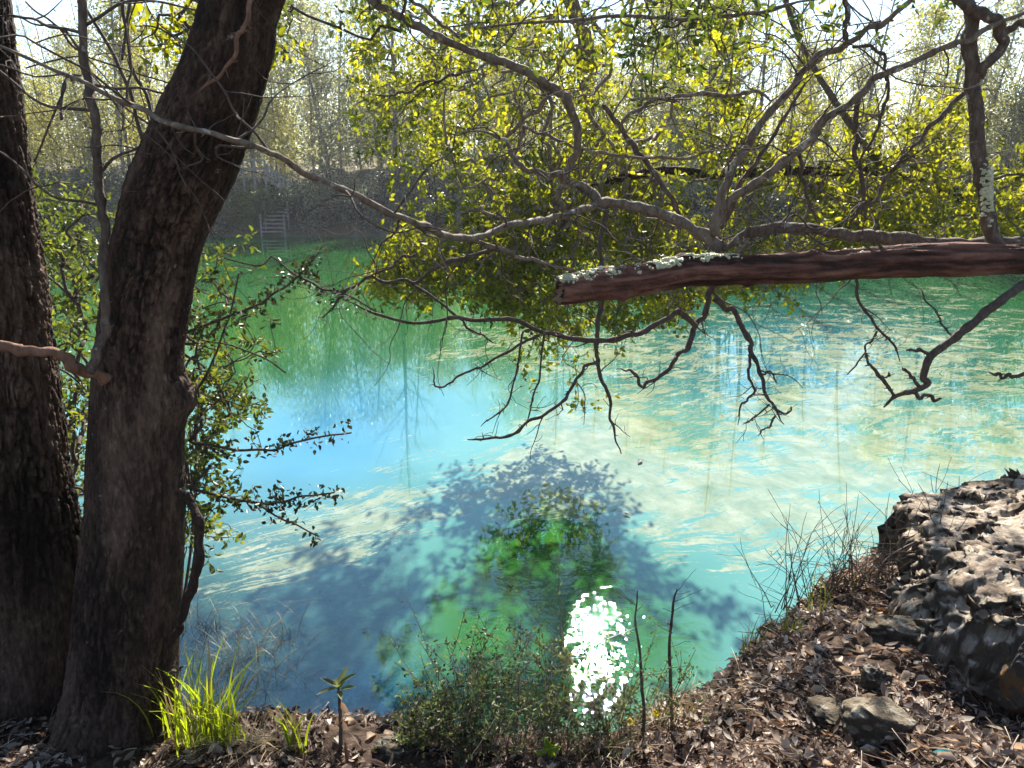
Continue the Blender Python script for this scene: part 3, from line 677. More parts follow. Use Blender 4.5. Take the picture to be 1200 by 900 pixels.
lb = MB(); i = np.arange(nl - 1)[:, None] * seg; j = np.arange(seg)[None]; k = (j + 1) % seg
lb.add(v.reshape(-1, 3), np.stack([i + j, i + k, i + seg + k, i + seg + j], -1).reshape(-1, 4), None, np.clip(.5 + .5 * fib, 0, 1).ravel())
# end ring and hollow
cen0 = v[0].mean(0)
inn = v[0] + (cen0 - v[0]) * (.30 + .1 * noise(np.cos(th) * 2, np.sin(th) * 2, None, 49))[:, None] + T[0] * .012
deep = inn * .75 + cen0 * .25 + T[0] * .16
vv = np.vstack([v[0], inn, deep, cen0 + T[0] * .2]); j = np.arange(seg); k = (j + 1) % seg
lb.add(vv[:2 * seg], np.stack([j, j + seg, k + seg, k], -1), None, .5, 1)
lb.add(np.vstack([inn, deep, cen0 + T[0] * .2]), np.stack([j, j + seg, k + seg, k], -1), np.stack([j + seg, np.full(seg, 2 * seg), k + seg], -1), .5, 2)
lb.build('trunk', [M['log'], M['endwood'], M['hollow']], lg)
# lichen crust: many small leafy lobes standing proud of the bark
lc = MB()
for (x0, x1, dens) in [(652, 742, 900), (738, 768, 90), (768, 838, 760), (838, 862, 60), (985, 1010, 30)]:
    for q in range(dens):
        xx = rng.uniform(x0, x1); a = rng.normal() * .50 + .25
        mid = (x0 + x1) / 2; lim_ = .9 - .5 * abs(xx - mid) / (x1 - x0) + .35 * float(noise(xx * .09, 1.0, None, 3))
        if a > lim_ or a < -.9 or float(noise(xx * .16, a * 4.5, None, 14)) > .28: continue
        p, t = PY(xx, 330, np.interp(xx, (650, 900, 1420), LOGY)); kk = int(np.argmin(np.abs(Pl[:, 0] - p[0])))
        upv = unit(np.array([0, 0, 1]) - T[kk] * T[kk][2]); frv = np.cross(T[kk], upv)
        if frv[1] > 0: frv = -frv
        nn = unit(upv * math.cos(a) + frv * math.sin(a)); pos = Pl[kk] + nn * (Rl[kk] * (1.0 + .10 * float(noise(xx * .2, a * 3, None, 8)) + .04))
        rad_ = rng.uniform(.003, .009); kN = 7; ax1 = unit(np.cross(nn, T[kk] + .01)); ax2 = np.cross(nn, ax1)
        ph = np.arange(kN) * 2 * np.pi / kN + rng.uniform(0, 6); rj = rad_ * rng.uniform(.6, 1.3, kN)
        ring = pos + (np.cos(ph) * rj)[:, None] * ax1 + (np.sin(ph) * rj)[:, None] * ax2 + nn * rng.uniform(-.001, .003, kN)[:, None]
        ring2 = pos + (ring - pos) * 1.02 - nn * .008
        jj = np.arange(kN); k2 = (jj + 1) % kN
        lc.add(np.vstack([ring, ring2, pos + nn * .001]), np.stack([jj, jj + kN, k2 + kN, k2], -1), np.stack([jj, k2, np.full(kN, 2 * kN)], -1), rng.uniform(0, 1))
lc.build('lichen', M['lichen'], lg, kind='stuff')

# ---- bare tangled tree behind the log
tb = PY(1440, 330, 4.3)[0]
tg = thing('tangled_tree', 'bare tangled grey branches spreading from a limb behind the log', 'tree', tb)
skel = []
def tbranch(pts, wid, Ys, m='bark_pale', **kw):
    C, r, o = branch(tg, pts, wid, Ys, M[m], **kw); skel.append((C, r)); return C
tbranch([(1470, 330), (1300, 300), (1180, 288), (1087, 284), (1033, 277), (1000, 276), (967, 271), (917, 267), (877, 274), (847, 292)], (24, 17, 13, 15), (4.3, 4.0, 3.9), 'bark_mid', seg=14)
tbranch([(847, 292), (825, 276), (800, 262), (760, 245), (715, 237), (685, 222), (655, 205), (620, 200), (600, 180), (590, 165), (566, 155), (535, 155)], (16, 13, 9, 5, 3), (3.9, 4.1, 4.3), seg=12)
tbranch([(838, 275), (843, 240), (850, 215), (870, 180), (895, 140), (930, 95), (975, 60), (1020, 35), (1045, 20), (1075, -5), (1110, -40)], (13, 10, 8, 5), (3.9, 3.9, 3.7), seg=10)
tbranch([(840, 262), (853, 237), (905, 200), (935, 175), (960, 150), (1000, 115), (1040, 85), (1090, 65), (1130, 48), (1180, 25), (1240, 0)], (10, 10, 8, 6), (3.92, 3.8, 3.6), seg=10)
tbranch([(843, 268), (870, 215), (905, 160), (930, 120), (955, 85)], (8, 5, 3), (3.95, 4.2), 'bark_mid')
tbranch([(432, -2), (500, 38), (545, 55), (600, 80), (640, 97), (655, 108), (670, 130), (677, 150), (675, 180), (662, 205), (655, 232), (662, 250)], (10, 10, 11, 10, 7), (3.9, 4.1, 4.2), seg=10)
tbranch([(320, -70), (380, -30), (432, -2)], (8, 10), (3.8, 3.9))
tbranch([(470, -10), (510, 22), (540, 46)], (5, 4), (4.0, 4.1))
tbranch([(560, 33), (640, 25), (700, 22), (780, 22), (850, 20), (900, 13), (960, -2)], (3, 5, 5), (4.2, 3.9))
tbranch([(707, 123), (733, 157), (750, 180), (770, 207), (785, 230), (800, 262)], (7, 7), (4.3, 4.1), 'bark_mid')
tbranch([(712, 235), (690, 243), (640, 258), (600, 264), (547, 279), (510, 274), (467, 253), (400, 217), (330, 190), (280, 170), (200, 140), (140, 117), (80, 90), (0, 54), (-70, 25)], (9, 8, 9, 9, 8, 7, 5, 4), (4.2, 3.0, 2.35, 2.3), seg=9, n=110)
tbranch([(547, 279), (587, 293), (620, 303), (655, 312), (690, 320)], (6, 4), (3.3, 3.7))
tbranch([(590, 165), (615, 140), (640, 118), (652, 106)], (5, 6), (4.3, 4.2))
tbranch([(600, 195), (614, 150), (606, 120), (600, 95)], (4, 3), (4.3, 4.4))
tbranch([(440, 112), (470, 110), (500, 98), (530, 88), (565, 80)], (2, 4, 3), (4.0, 4.2), 'bark_mid')
tbranch([(612, 148), (640, 160), (680, 172), (720, 182), (800, 185), (850, 170)], (4, 4, 3), (4.25, 4.0))
tbranch([(740, 118), (800, 113), (850, 112), (880, 108), (905, 118)], (4, 5, 4), (4.1, 3.9))
tbranch([(725, 155), (740, 130), (770, 118), (810, 115)], (5, 4), (4.2, 4.1))
tbranch([(1063, 180), (1045, 200), (1030, 225), (1010, 243), (995, 262)], (5, 4), (3.75, 3.9), 'bark_mid')
tbranch([(1130, 108), (1105, 135), (1080, 160), (1063, 180)], (6, 5), (3.65, 3.75), 'bark_mid')
tbranch([(1000, 55), (1030, 60), (1040, 95), (1036, 130), (1020, 165), (1000, 200), (985, 220)], (4, 4, 2), (3.75, 3.9), 'twig')
tbranch([(990, -5), (992, 30), (990, 52)], (7, 6), (3.7, 3.72), 'bark_mid')
tbranch([(1006, 110), (1003, 160), (1010, 215), (1014, 258)], (7, 5), (4.0, 4.0), 'twig')
tbranch([(935, 178), (942, 220), (957, 262)], (5, 4), (3.9, 3.95), 'twig')
# branches that hang below the log
tbranch([(842, 288), (838, 320), (833, 340), (827, 367), (813, 385), (800, 413), (780, 433), (755, 453), (747, 443), (735, 435), (722, 433)], (9, 8, 6, 4, 3), (3.9, 3.7), 'twig')
tbranch([(836, 350), (850, 361), (862, 365), (873, 390), (885, 420), (893, 450), (905, 475), (919, 497)], (7, 7, 5, 3), (3.72, 3.6), 'twig')
tbranch([(815, 383), (795, 366), (777, 376), (750, 390), (717, 397), (677, 397), (633, 388), (600, 377), (560, 375), (530, 374), (493, 380), (453, 372), (420, 357), (403, 350)], (7, 7, 6, 4, 3), (3.75, 3.6), 'twig', n=70)
tbranch([(712, 245), (704, 280), (706, 320), (705, 355), (700, 397), (702, 427), (712, 460), (717, 497), (728, 532)], (6, 6, 5, 3), (4.1, 3.6), 'twig')
tbranch([(700, 425), (683, 433), (665, 463), (640, 483), (600, 508), (567, 513), (547, 515)], (4, 4, 3), (3.6, 3.5), 'twig')
tbranch([(632, 392), (600, 410), (567, 427), (533, 445), (512, 452), (507, 430)], (4, 3, 2), (3.62, 3.5), 'twig')
tbranch([(613, 388), (607, 427), (593, 473), (563, 500)], (3, 2), (3.6, 3.5), 'twig')
tbranch([(638, 390), (630, 450), (617, 500)], (3, 2), (3.65, 3.6), 'twig')
tbranch([(480, 330), (510, 350), (540, 377), (567, 393), (582, 403)], (4, 2), (3.7, 3.6), 'twig')
tbranch([(590, 290), (527, 307), (480, 330), (427, 326), (400, 350), (378, 373)], (5, 4, 3), (3.4, 3.5), 'twig')
tbranch([(427, 326), (467, 305), (490, 296)], (3, 3), (3.45, 3.5), 'twig')
tbranch([(878, 415), (879, 440), (880, 463), (868, 477), (865, 498)], (4, 2), (3.65, 3.6), 'twig')
tbranch([(890, 440), (903, 437), (911, 450)], (3, 2), (3.62, 3.6), 'twig')
tbranch([(902, 475), (890, 485), (870, 497)], (3, 2), (3.6, 3.55), 'twig')
tbranch([(908, 487), (900, 500), (888, 511)], (3, 2), (3.6, 3.55), 'twig')
tbranch([(906, 476), (922, 484), (927, 476)], (3, 2), (3.6, 3.6), 'twig')
tbranch([(1002, 300), (1003, 327), (1010, 357), (1027, 384), (1047, 403), (1055, 424)], (4, 4, 2), (3.9, 3.7), 'twig')
tbranch([(1027, 388), (1013, 413), (992, 440)], (3, 2), (3.75, 3.7), 'twig')
tw = MB(); tips = []
for C, r in skel:
    ln = np.linalg.norm(np.diff(C, axis=0), axis=1).sum()
    big = r.mean() > .011
    for q in range(int(ln * (9 if big else 7))):
        k = int(rng.integers(2, len(C) - 1)); 
        if r[k] < .003: continue
        low = C[k][2] < 3.2
        d = unit(C[min(k + 3, len(C) - 1)] - C[k - 1] + rng.normal(size=3) * 1.0)
        gnarl(tw, C[k], d, rng.uniform(.12, .25) if low else rng.uniform(.2, .7), min(.0045, r[k] * .5), 1, 5, .5, tips, 0.0, 2 if low else 3)
tw.build('twigs', M['twig'], tg, kind='stuff')

# ---- upright gnarled stem beside the right edge
gb = PY(1172, 300, 3.78)[0]
gn = thing('upright_stem', 'upright gnarled dark stem with a looped fork rising behind the log', 'tree', gb)
branch(gn, [(1172, 305), (1168, 288), (1158, 250), (1151, 207), (1145, 167), (1141, 100), (1138, 50), (1137, 12), (1120, -10), (1090, -40)], (20, 19, 17, 17, 18, 16, 15), (3.78, 3.7), M['bark_mid'], 'trunk', 16, .22, .004, 90)
branch(gn, [(1148, 92), (1153, 76), (1167, 63), (1176, 46), (1172, 30), (1155, 22), (1135, 8), (1107, -6)], (12, 12, 14, 12), (3.72, 3.66), M['bark_mid'], seg=12)
branch(gn, [(1174, 40), (1190, 30), (1215, 24), (1260, 10)], (10, 8), (3.7, 3.7), M['bark_mid'], seg=10)
branch(gn, [(1150, 210), (1200, 205), (1260, 215)], (4, 3), (3.72, 3.8), M['twig'])
lc = MB()
for q in range(190):
    y = rng.normal(222, 17); C, r = traced([(1155, y), (1155, y + 1)], (17, 17), (3.71, 3.71), 2)
    a = rng.uniform(-1.3, 1.3); d = np.array([math.sin(a), -math.cos(a), 0]); pos = C[0] + d * .0335 * .95
    ax1 = np.array([math.cos(a), math.sin(a), 0]); ax2 = np.array([0, 0, 1.]); ph = np.arange(7) * 2 * np.pi / 7; rj = rng.uniform(.003, .008) * rng.uniform(.6, 1.3, 7)
    ring = pos + (np.cos(ph) * rj)[:, None] * ax1 + (np.sin(ph) * rj)[:, None] * ax2
    jj = np.arange(7); k2 = (jj + 1) % 7
    lc.add(np.vstack([ring, ring - d * .012, pos + d * .001]), np.stack([jj, jj + 7, k2 + 7, k2], -1), np.stack([jj, k2, np.full(7, 14)], -1), .5)
lc.build('lichen', M['lichen'], gn, kind='stuff')

# ---- low forked branch coming in from the right edge
hb = PY(1450, 255, 3.9)[0]
hg = thing('hooked_branch', 'dark hooked bare branch reaching in low over the water at right', 'branch', hb)
branch(hg, [(1450, 255), (1400, 272), (1330, 290), (1260, 305), (1200, 333), (1177, 349), (1153, 366), (1133, 386), (1107, 403), (1088, 422), (1082, 441), (1087, 449), (1067, 458), (1047, 466), (1035, 477)], (16, 13, 11, 10, 10, 8, 5), (3.9, 3.45, 3.4, 3.4), M['twig'], 'stem', 10, .2, .004, 90)
for pts, wd in [([(1090, 413), (1078, 411), (1062, 411)], (5, 3)), ([(1077, 452), (1068, 440), (1058, 430)], (5, 3)), ([(1047, 463), (1032, 440), (1020, 425), (1013, 414)], (5, 3)),
                ([(1067, 460), (1085, 466), (1103, 468)], (5, 5)), ([(1115, 392), (1100, 370), (1077, 337)], (3, 2)), ([(1033, 441), (1040, 443), (1042, 436)], (3, 2))]:
    branch(hg, pts, wd, (3.4, 3.38), M['twig'], seg=6)
branch(hg, [(1460, 400), (1330, 420), (1200, 437), (1174, 440), (1158, 436)], (7, 5, 4), (3.9, 3.4, 3.4), M['twig'], seg=6)

# ---- evergreen tree with sunlit yellow-green leaves
gb = PY(1330, 420, 8.4)[0]
ev = thing('evergreen_tree', 'leafy evergreen with sunlit yellow-green leaves hanging over the pond', 'tree', gb)
etr = traced([(1440, 600), (1400, 480), (1330, 420), (1260, 300), (1150, 240), (1040, 205), (930, 200), (850, 205), (780, 200), (720, 210), (690, 215)], (22, 17, 13, 10, 8), (8.4, 8.2, 7.6), 70)
b = MB(); tube(b, etr[0], etr[1], 12, .5, 0, .2, 3); b.build('trunk', M['bark_dark'], ev)
st2 = traced([(692, 240), (690, 200), (690, 130), (683, 100), (684, 45), (668, 0), (655, -60), (650, -160)], (10, 13, 14, 16, 14), (11.5, 12.2), 60)
b = MB(); tube(b, st2[0], st2[1], 12, .5, 0, .2, 4); b.build('branch', M['bark_mid'], ev)
st3 = traced([(1040, 205), (1000, 150), (960, 90), (930, 30), (905, -60)], (9, 7, 6), (7.8, 8.4), 40)
b = MB(); tube(b, st3[0], st3[1], 8, .5, 0, .2, 5); b.build('branch', M['bark_mid'], ev)
poly = np.array([(470, 110), (500, 60), (530, 20), (580, -60), (700, -90), (860, -60), (1000, 30), (1090, 90), (1150, 150), (1210, 190), (1220, 250), (1120, 290), (1010, 282), (960, 335), (860, 340), (740, 390), (660, 390), (600, 372), (545, 345), (450, 352), (425, 335), (455, 300), (470, 245), (520, 225), (540, 190), (500, 160)], float)
def inside(x, y, p):
    r = False; j = len(p) - 1
    for i in range(len(p)):
        if (p[i][1] > y) != (p[j][1] > y) and x < (p[j][0] - p[i][0]) * (y - p[i][1]) / (p[j][1] - p[i][1]) + p[i][0]: r = not r
        j = i
    return r
cl = []
while len(cl) < 1500:
    x, y = rng.uniform(420, 1225), rng.uniform(-90, 395)
    if not inside(x, y, poly): continue
    g = float(fbm(x * .012, y * .012, None, 3, 61))
    keep = .62 + .75 * g
    if y < 60: keep -= .30
    if x > 880 and y < 130: keep -= .25
    if x > 1040: keep -= .2
    if 540 < x < 620 and 130 < y < 200: keep -= .4
    if rng.uniform() > keep: continue
    p = PY(x, y, rng.uniform(6.6, 8.6))[0]; t_ = (p[2] - 1.7) / SD[2]; fx_, fy_ = p[0] - SD[0] * t_, p[1] - SD[1] * t_
    w_ = p[2] / SD[2]; gx_, gy_ = p[0] - SD[0] * w_, p[1] - SD[1] * w_
    if -1.5 < fx_ < 2.9 and 1.6 < fy_ < 4.9 and (y < 0 or rng.uniform() < (.86 if fx_ < 1.8 else .95)): continue      # gaps that let the dapples through to the bank
    if .2 < gx_ < 1.2 and 4.6 < gy_ < 6.2 and rng.uniform() < .5: continue
    cl.append(p)
cl = np.array(cl)
outl = np.array([(440, 770), (500, 730), (520, 690), (555, 665), (585, 620), (600, 600), (640, 576), (690, 583), (705, 640), (720, 690), (770, 725), (835, 755), (835, 800), (800, 885), (470, 885), (452, 810)], float)
far_cl = []
while len(far_cl) < 500:                                          # the far side of the crown, out over the pond; the calm water mirrors it
    px, py = rng.uniform(430, 840), rng.uniform(570, 890)
    if not inside(px, py, outl): continue
    dens = .62 if px > 615 and py > 690 else 1.0
    if rng.uniform() > dens * (.8 + .8 * float(fbm(px * .03, py * .03, None, 3, 91))): continue
    c_, _t = PY(px, py, 12.2 + rng.normal() * .7); far_cl.append((c_[0], c_[1], -c_[2]))
far_cl = np.array(far_cl)
seeds = [etr[0][k] for k in range(0, 70, 3)] + [st2[0][k] for k in range(0, 60, 4)] + [st3[0][k] for k in range(0, 40, 4)]
tw = MB(); connect(cl, seeds, tw, .0048, .03, 5, .0, .6, .5); connect(far_cl, seeds, tw, .006, .035, 5, .0, .6, .5); cb = MB(); shoots(cb, tw, far_cl, 4, .36, 8, .095, .052, (0, 1), .002); shoots(cb, tw, cl, 4, .25, 8, .056, .030); tw.build('twigs', M['bark_pale'], ev, kind='stuff')
cb.build('crown', M['leaf_sun'], ev)

# the bank tree beyond the frame that carries the log, the tangled limb and the hooked branch
kx, ky = float(logb[0]) + .12, 4.0; kz = float(terr(kx, ky))
bk = thing('bank_tree', 'stout tree on the bank beyond the boulder, carrying the broken log', 'tree', (kx, ky, kz))
Pk = catmull([(kx + .05, ky, kz - .2), (kx, ky, 2.6), (kx, ky, 3.6), (kx + .1, ky - .05, 5.2), (kx - .05, ky - .1, 7.2)], 260)
bark_trunk('trunk', bk, Pk, np.linspace(.20, .10, 260), M['bark_dark'], 120, 50, .010, None, 55)
cc = [Pk[-1] + np.array([rng.normal() * 1.0 + .4, rng.normal() * 1.0 - .4, rng.uniform(-.6, 2.2)]) for q in range(40)]
lim = MB(); connect(np.array(cc), [Pk[-1], Pk[-30]], lim, .008, .05); lim.build('limbs', M['bark_dark'], bk)
cb = MB(); leaf_cloud(cb, np.array(cc), 60, .3, .07, .035); cb.build('crown', M['leaf_tall'], bk)

# hanging dark leafy sprays at the top edge
sb = PY(760, -240, 4.0)[0]
sp = thing('overhead_bough', 'dark leafy bough hanging into the picture along the top edge', 'branch', sb)
tr_ = traced([(1460, -260), (1200, -340), (1000, -330), (900, -290), (760, -240), (600, -200), (430, -140)], (14, 10, 5), (4.4, 4.0, 3.7), 40)
b = MB(); tube(b, tr_[0], tr_[1], 8); b.build('stem', M['bark_mid'], sp)
cc = [PY(rng.normal(x, sx), rng.normal(y, sy), rng.uniform(3.5, 4.4))[0] for (x, y, sx, sy, k) in [(435, 5, 30, 18, 14), (760, 30, 60, 40, 40), (330, 10, 14, 22, 8), (560, -30, 60, 25, 20), (900, -20, 60, 35, 24), (1040, 0, 60, 25, 12)] for q in range(k)]
tw = MB(); connect(np.array(cc), [tr_[0][k] for k in range(0, 40, 3)], tw, .0028, .012, 5); tw.build('twigs', M['twig'], sp, kind='stuff')
cb = MB(); shoots(cb, MB(), cc, 3, .14, 5, .044, .02, (0, .8)); cb.build('foliage', M['leaf_shrub'], sp)
# a bright leafy sprig between the leaning trunk and its thin stem
cc = [PY(rng.normal(x, sx), rng.normal(y, sy), rng.uniform(3.4, 4.0))[0] for (x, y, sx, sy, k) in [(195, 48, 22, 16, 26), (335, 66, 7, 6, 6), (225, 25, 20, 12, 10)] for q in range(k)]
s2 = thing('leafy_sprig', 'bright yellow-green leafy sprig high beside the leaning trunk', 'branch', PY(300, -160, 3.8)[0])
tw = MB(); connect(np.array(cc), [PY(400, -200, 2.8)[0], PY(300, -160, 3.8)[0], PY(270, -60, 3.8)[0]], tw, .0028, .01, 5); tw.build('twigs', M['twig'], s2, kind='stuff')
cb = MB(); shoots(cb, MB(), cc, 2, .10, 5, .045, .022, (.3, .9)); cb.build('foliage', M['leaf_sun'], s2)

# ---- shrubs behind the two trunks
def shrub(name, label, root, regions, n_leaf, L, W, matn, sprays=(), spread=.08, tone=(0, 1)):
    t = thing(name, label, 'shrub', root)
    cl = [PY(rng.normal(x, sx), rng.normal(y, sy), rng.uniform(*Yr))[0] for (x, y, sx, sy, Yr, k) in regions for q in range(k)]
    cl = [c for c in cl if c[2] > max(.1, terr(c[0], c[1]))]
    tw = MB(); seeds = [np.array(root)]
    for k in range(4):
        top = np.array(root) + np.array([rng.normal() * .12, rng.uniform(.2, .8), rng.uniform(.5, 1.2)]); C = catmull([root, (np.array(root) + top) / 2 + rng.normal(size=3) * .08, top], 10)
        tube(tw, C, np.linspace(.009, .005, 10), 6); seeds += list(C[2::2])
    pos, cnt = connect(np.array(cl), seeds, tw, .0022, .012, 5, .1)
    cb = MB(); shoots(cb, tw, cl, 3, spread * 1.7, n_leaf / 3, L, W, tone, .0011)
    for pts, wd, Ys, dens in sprays:
        C, r = traced(pts, wd, Ys, None, .006); tube(tw, C, r, 6)
        k = np.argmin(np.linalg.norm(pos - C[0], axis=1)); tube(tw, catmull([pos[k], (pos[k] + C[0]) / 2 + rng.normal(size=3) * .03, C[0]], 8), r[0], 5)
        q = np.sort(rng.integers(2, len(C), dens)); Pq = C[q] + rng.normal(size=(dens, 3)) * .022
        for cpt in C[rng.integers(3, len(C), dens // 7)]:
            d = rdir(1, -.1)[0]; gl = rng.uniform(.04, .12); e = cpt + d * gl; tube(tw, catmull([cpt, (cpt + e) / 2 + rng.normal(size=3) * .01, e], 6), np.linspace(.0016, .0009, 6), 4)
            Pq = np.vstack([Pq, cpt + d * gl * rng.uniform(.3, 1, (6, 1)) + rng.normal(size=(6, 3)) * .01])
        m_ = len(Pq); leaves(cb, Pq, rdir(m_), rdir(m_, .5), .030 * rng.uniform(.6, 1.2, m_), .017, rng.uniform(0, .8, m_), 1)
    tw.build('stems', M['twig'], t, kind='stuff'); cb.build('foliage', [M[matn], M['leaf_spray']], t)
    return t
shrub('bank_shrub', 'sunlit leafy shrub at the right of the leaning trunk, twigs over the water', (-1.62, 2.98, float(terr(-1.62, 2.98))),
      [(232, 500, 22, 40, (3.2, 4.2), 60), (245, 400, 35, 40, (3.2, 4.4), 34), (240, 575, 24, 26, (3.1, 3.8), 40), (250, 330, 30, 25, (3.4, 4.4), 22), (230, 620, 14, 30, (3.2, 3.7), 12), (262, 470, 26, 26, (3.1, 3.8), 40)], 17, .032, .018, 'leaf_shrub',
      [([(212, 393), (240, 382), (270, 370), (300, 358), (320, 345), (340, 332), (357, 316), (372, 298)], (4, 3, 2), (3.2, 3.3), 110),
       ([(222, 517), (255, 524), (285, 529), (320, 526), (350, 519), (380, 512), (412, 507)], (4, 3, 2), (3.1, 3.2), 90),
       ([(222, 572), (260, 582), (295, 588), (330, 589), (355, 581), (392, 577)], (4, 3, 2), (3.05, 3.1), 130),
       ([(300, 588), (320, 602), (346, 615), (372, 628)], (3, 2), (3.05, 3.1), 24),
       ([(318, 300), (345, 322), (372, 336), (400, 343), (440, 365)], (2, 3, 2), (3.5, 3.6), 40),
       ([(230, 460), (250, 420), (266, 380), (280, 320)], (3, 2), (3.2, 3.3), 8),
       ([(215, 415), (240, 430), (258, 455), (270, 480)], (3, 2), (3.2, 3.3), 12),
       ([(222, 395), (270, 405), (310, 420), (335, 437)], (2, 2), (3.3, 3.4), 4)], .05)
shrub('thicket_shrub', 'yellow-green shrub in the gap between the two dark trunks', (-2.1, 3.05, float(terr(-2.1, 3.05))),
      [(78, 300, 30, 35, (3.9, 5.2), 90), (85, 400, 20, 45, (3.5, 4.6), 50), (92, 500, 14, 40, (3.4, 4.4), 40), (70, 240, 30, 20, (4, 5.2), 40), (100, 590, 10, 40, (3.4, 4), 14), (-60, 350, 60, 90, (3.6, 5), 60)], 14, .038, .020, 'leaf_shrub', (), .07, (.2, 1))

# ------------------------------------------------------------------ boulder and stones
outline = np.array([(2.30, 4.45), (2.22, 4.2), (2.12, 3.9), (1.96, 3.55), (1.92, 3.2), (2.02, 2.92), (2.3, 2.72), (2.7, 2.55), (3.4, 2.3), (4.0, 3.0), (3.9, 4.3), (3.2, 4.6), (2.6, 4.6)])
def dist_in(x, y):
    d = np.full(x.shape, 9.0); ins = np.zeros(x.shape, bool); j = len(outline) - 1
    for i in range(len(outline)):
        a, b = outline[j], outline[i]; ab = b - a; tq = np.clip(((x - a[0]) * ab[0] + (y - a[1]) * ab[1]) / (ab @ ab), 0, 1)
        d = np.minimum(d, np.hypot(x - a[0] - tq * ab[0], y - a[1] - tq * ab[1]))
        c = (outline[i][1] > y) != (outline[j][1] > y)
        ins ^= c & (x < (outline[j][0] - outline[i][0]) * (y - outline[i][1]) / (outline[j][1] - outline[i][1] + 1e-12) + outline[i][0]); j = i
    return np.where(ins, d, -d)
bxs = np.arange(1.7, 4.0, .0105); bys = np.arange(2.1, 4.8, .0105); X, Y = np.meshgrid(bxs, bys)
D = dist_in(X + .05 * fbm(X * 5, Y * 5, None, 3, 70), Y + .05 * fbm(X * 5 + 9, Y * 5, None, 3, 71))
gz = terr(X, Y)
slope_w = .12 + .22 * sstep(4.2, 3.2, Y)
topz = 1.95 - .07 * (Y - 3.6) + .05 * fbm(X * 1.6, Y * 1.6, None, 3, 72) + .16 * sstep(2.6, 3.4, X)
prof = np.clip(D / slope_w, 0, 1) ** .5
Z = gz - .12 + (topz - gz + .12) * prof
pit = .028 * sstep(.50, .62, noise(X * 9, Y * 9, Z * 9, 73)) + .016 * sstep(.40, .52, noise(X * 24, Y * 24, Z * 24, 74)) + .006 * sstep(.34, .44, noise(X * 48, Y * 48, Z * 48, 79))
stp = 1 - sstep(.8, .99, prof)
Z = Z + stp * (.05 * (np.abs(noise(X * 5, Y * 5, Z * 5, 81)) - .25) + .04 * (np.abs(noise(X * 12, Y * 12, Z * 12, 82)) - .25)) - .025 * sstep(.0, .08, noise(X * 1.4 + 3, Y * 2.2, None, 83)) * sstep(.9, 1, prof)
Z = Z + (.010 + .03 * (1 - sstep(.85, 1, prof))) * fbm(X * 3.5, Y * 3.5, Z * 3, 3, 75) - pit + .006 * fbm(X * 26, Y * 26, Z * 26, 3, 76)
crack = np.exp(-((Y - 3.75 - .12 * np.sin(X * 5) - .25 * (X - 2.3)) / .02) ** 2) * .05
Z = np.where(D > 0, Z - crack * prof, gz - .35)
nx = X.shape[1]; ny = X.shape[0]
gxn, gyn = np.gradient(Z, .0105)[1], np.gradient(Z, .0105)[0]
dispx = .025 * fbm(X * 8, Y * 8, Z * 8, 4, 78) * np.clip(np.hypot(gxn, gyn), 0, 1.5)
V = np.stack([X - dispx * np.sign(gxn), Y - dispx * np.sign(gyn), Z], -1)
i = (np.arange(ny - 1)[:, None] * nx + np.arange(nx - 1)[None]).ravel(); q = np.stack([i, i + 1, i + nx + 1, i + nx], -1)
keep = (D.ravel()[q] > -.03).any(1)
nv = unit(np.cross(np.gradient(V, axis=1), np.gradient(V, axis=0))); Vx, Vy, Vz = V[..., 0], V[..., 1], V[..., 2]; side = np.clip(1.08 - nv[..., 2], .05, 1) * (D > .01)
V = V + nv * (side * (.035 * fbm(Vx * 7, Vy * 7, Vz * 7, 4, 85) - .035 * sstep(.28, .5, noise(Vx * 13, Vy * 13, Vz * 13, 86)) - .016 * sstep(.25, .42, noise(Vx * 30, Vy * 30, Vz * 30, 87)) + .008 * fbm(Vx * 50, Vy * 50, Vz * 50, 2, 88)))[..., None]
b = MB(); b.add(V, q[keep])
bo = b.build('boulder', M['rock'], origin=(2.5, 3.3, 1.5))
tag(bo, 'big pitted limestone boulder with a sunlit top at the right edge', 'boulder')

def stone(name, label, c, r, m, seed, sq=(1, 1, .75), cat='rock', amp=.22, group=None):
    bm_n, bm_m = 72, 48
    u = np.linspace(0, 2 * np.pi, bm_n, endpoint=False); vv = np.linspace(0, np.pi, bm_m)
    U, Vv = np.meshgrid(u, vv); d = np.stack([np.sin(Vv) * np.cos(U), np.sin(Vv) * np.sin(U), np.cos(Vv)], -1)
    f = fbm(d[..., 0] * 1.6 + seed, d[..., 1] * 1.6, d[..., 2] * 1.6, 4, seed)
    cut = 1 - .18 * np.clip(np.abs(noise(d[..., 0] * 1.2 + seed, d[..., 1] * 1.2, d[..., 2] * 1.2, seed + 4)), 0, 1)
    v = d * (cut + amp * f)[..., None]; rs = np.random.default_rng(seed)
    for q in range(16):
        nn = unit(rs.normal(size=3)); over = np.clip(v @ nn - rs.uniform(.55, .9), 0, 9); v = v - over[..., None] * nn
    v = v * (1 + .05 * fbm(d[..., 0] * 6 + seed, d[..., 1] * 6, d[..., 2] * 6, 3, seed + 9))[..., None]
    v = np.asarray(c) + v * r * np.array(sq)
    i = np.arange(bm_m - 1)[:, None] * bm_n; j = np.arange(bm_n)[None]; k = (j + 1) % bm_n
    b = MB(); b.add(v, np.stack([i + j, i + bm_n + j, i + bm_n + k, i + k], -1).reshape(-1, 4))
    o = b.build(name, m, origin=(c[0], c[1], c[2] - r * sq[2] * .7)); tag(o, label, cat, group); return o
def on(px, py): return hit(px, py)
p = on(1035, 862); stone('rock', 'rounded brown stone half buried in the leaf litter', p + np.array([0, .04, .02]), .145, M['rock_small'], 3, (1.05, .9, .7))
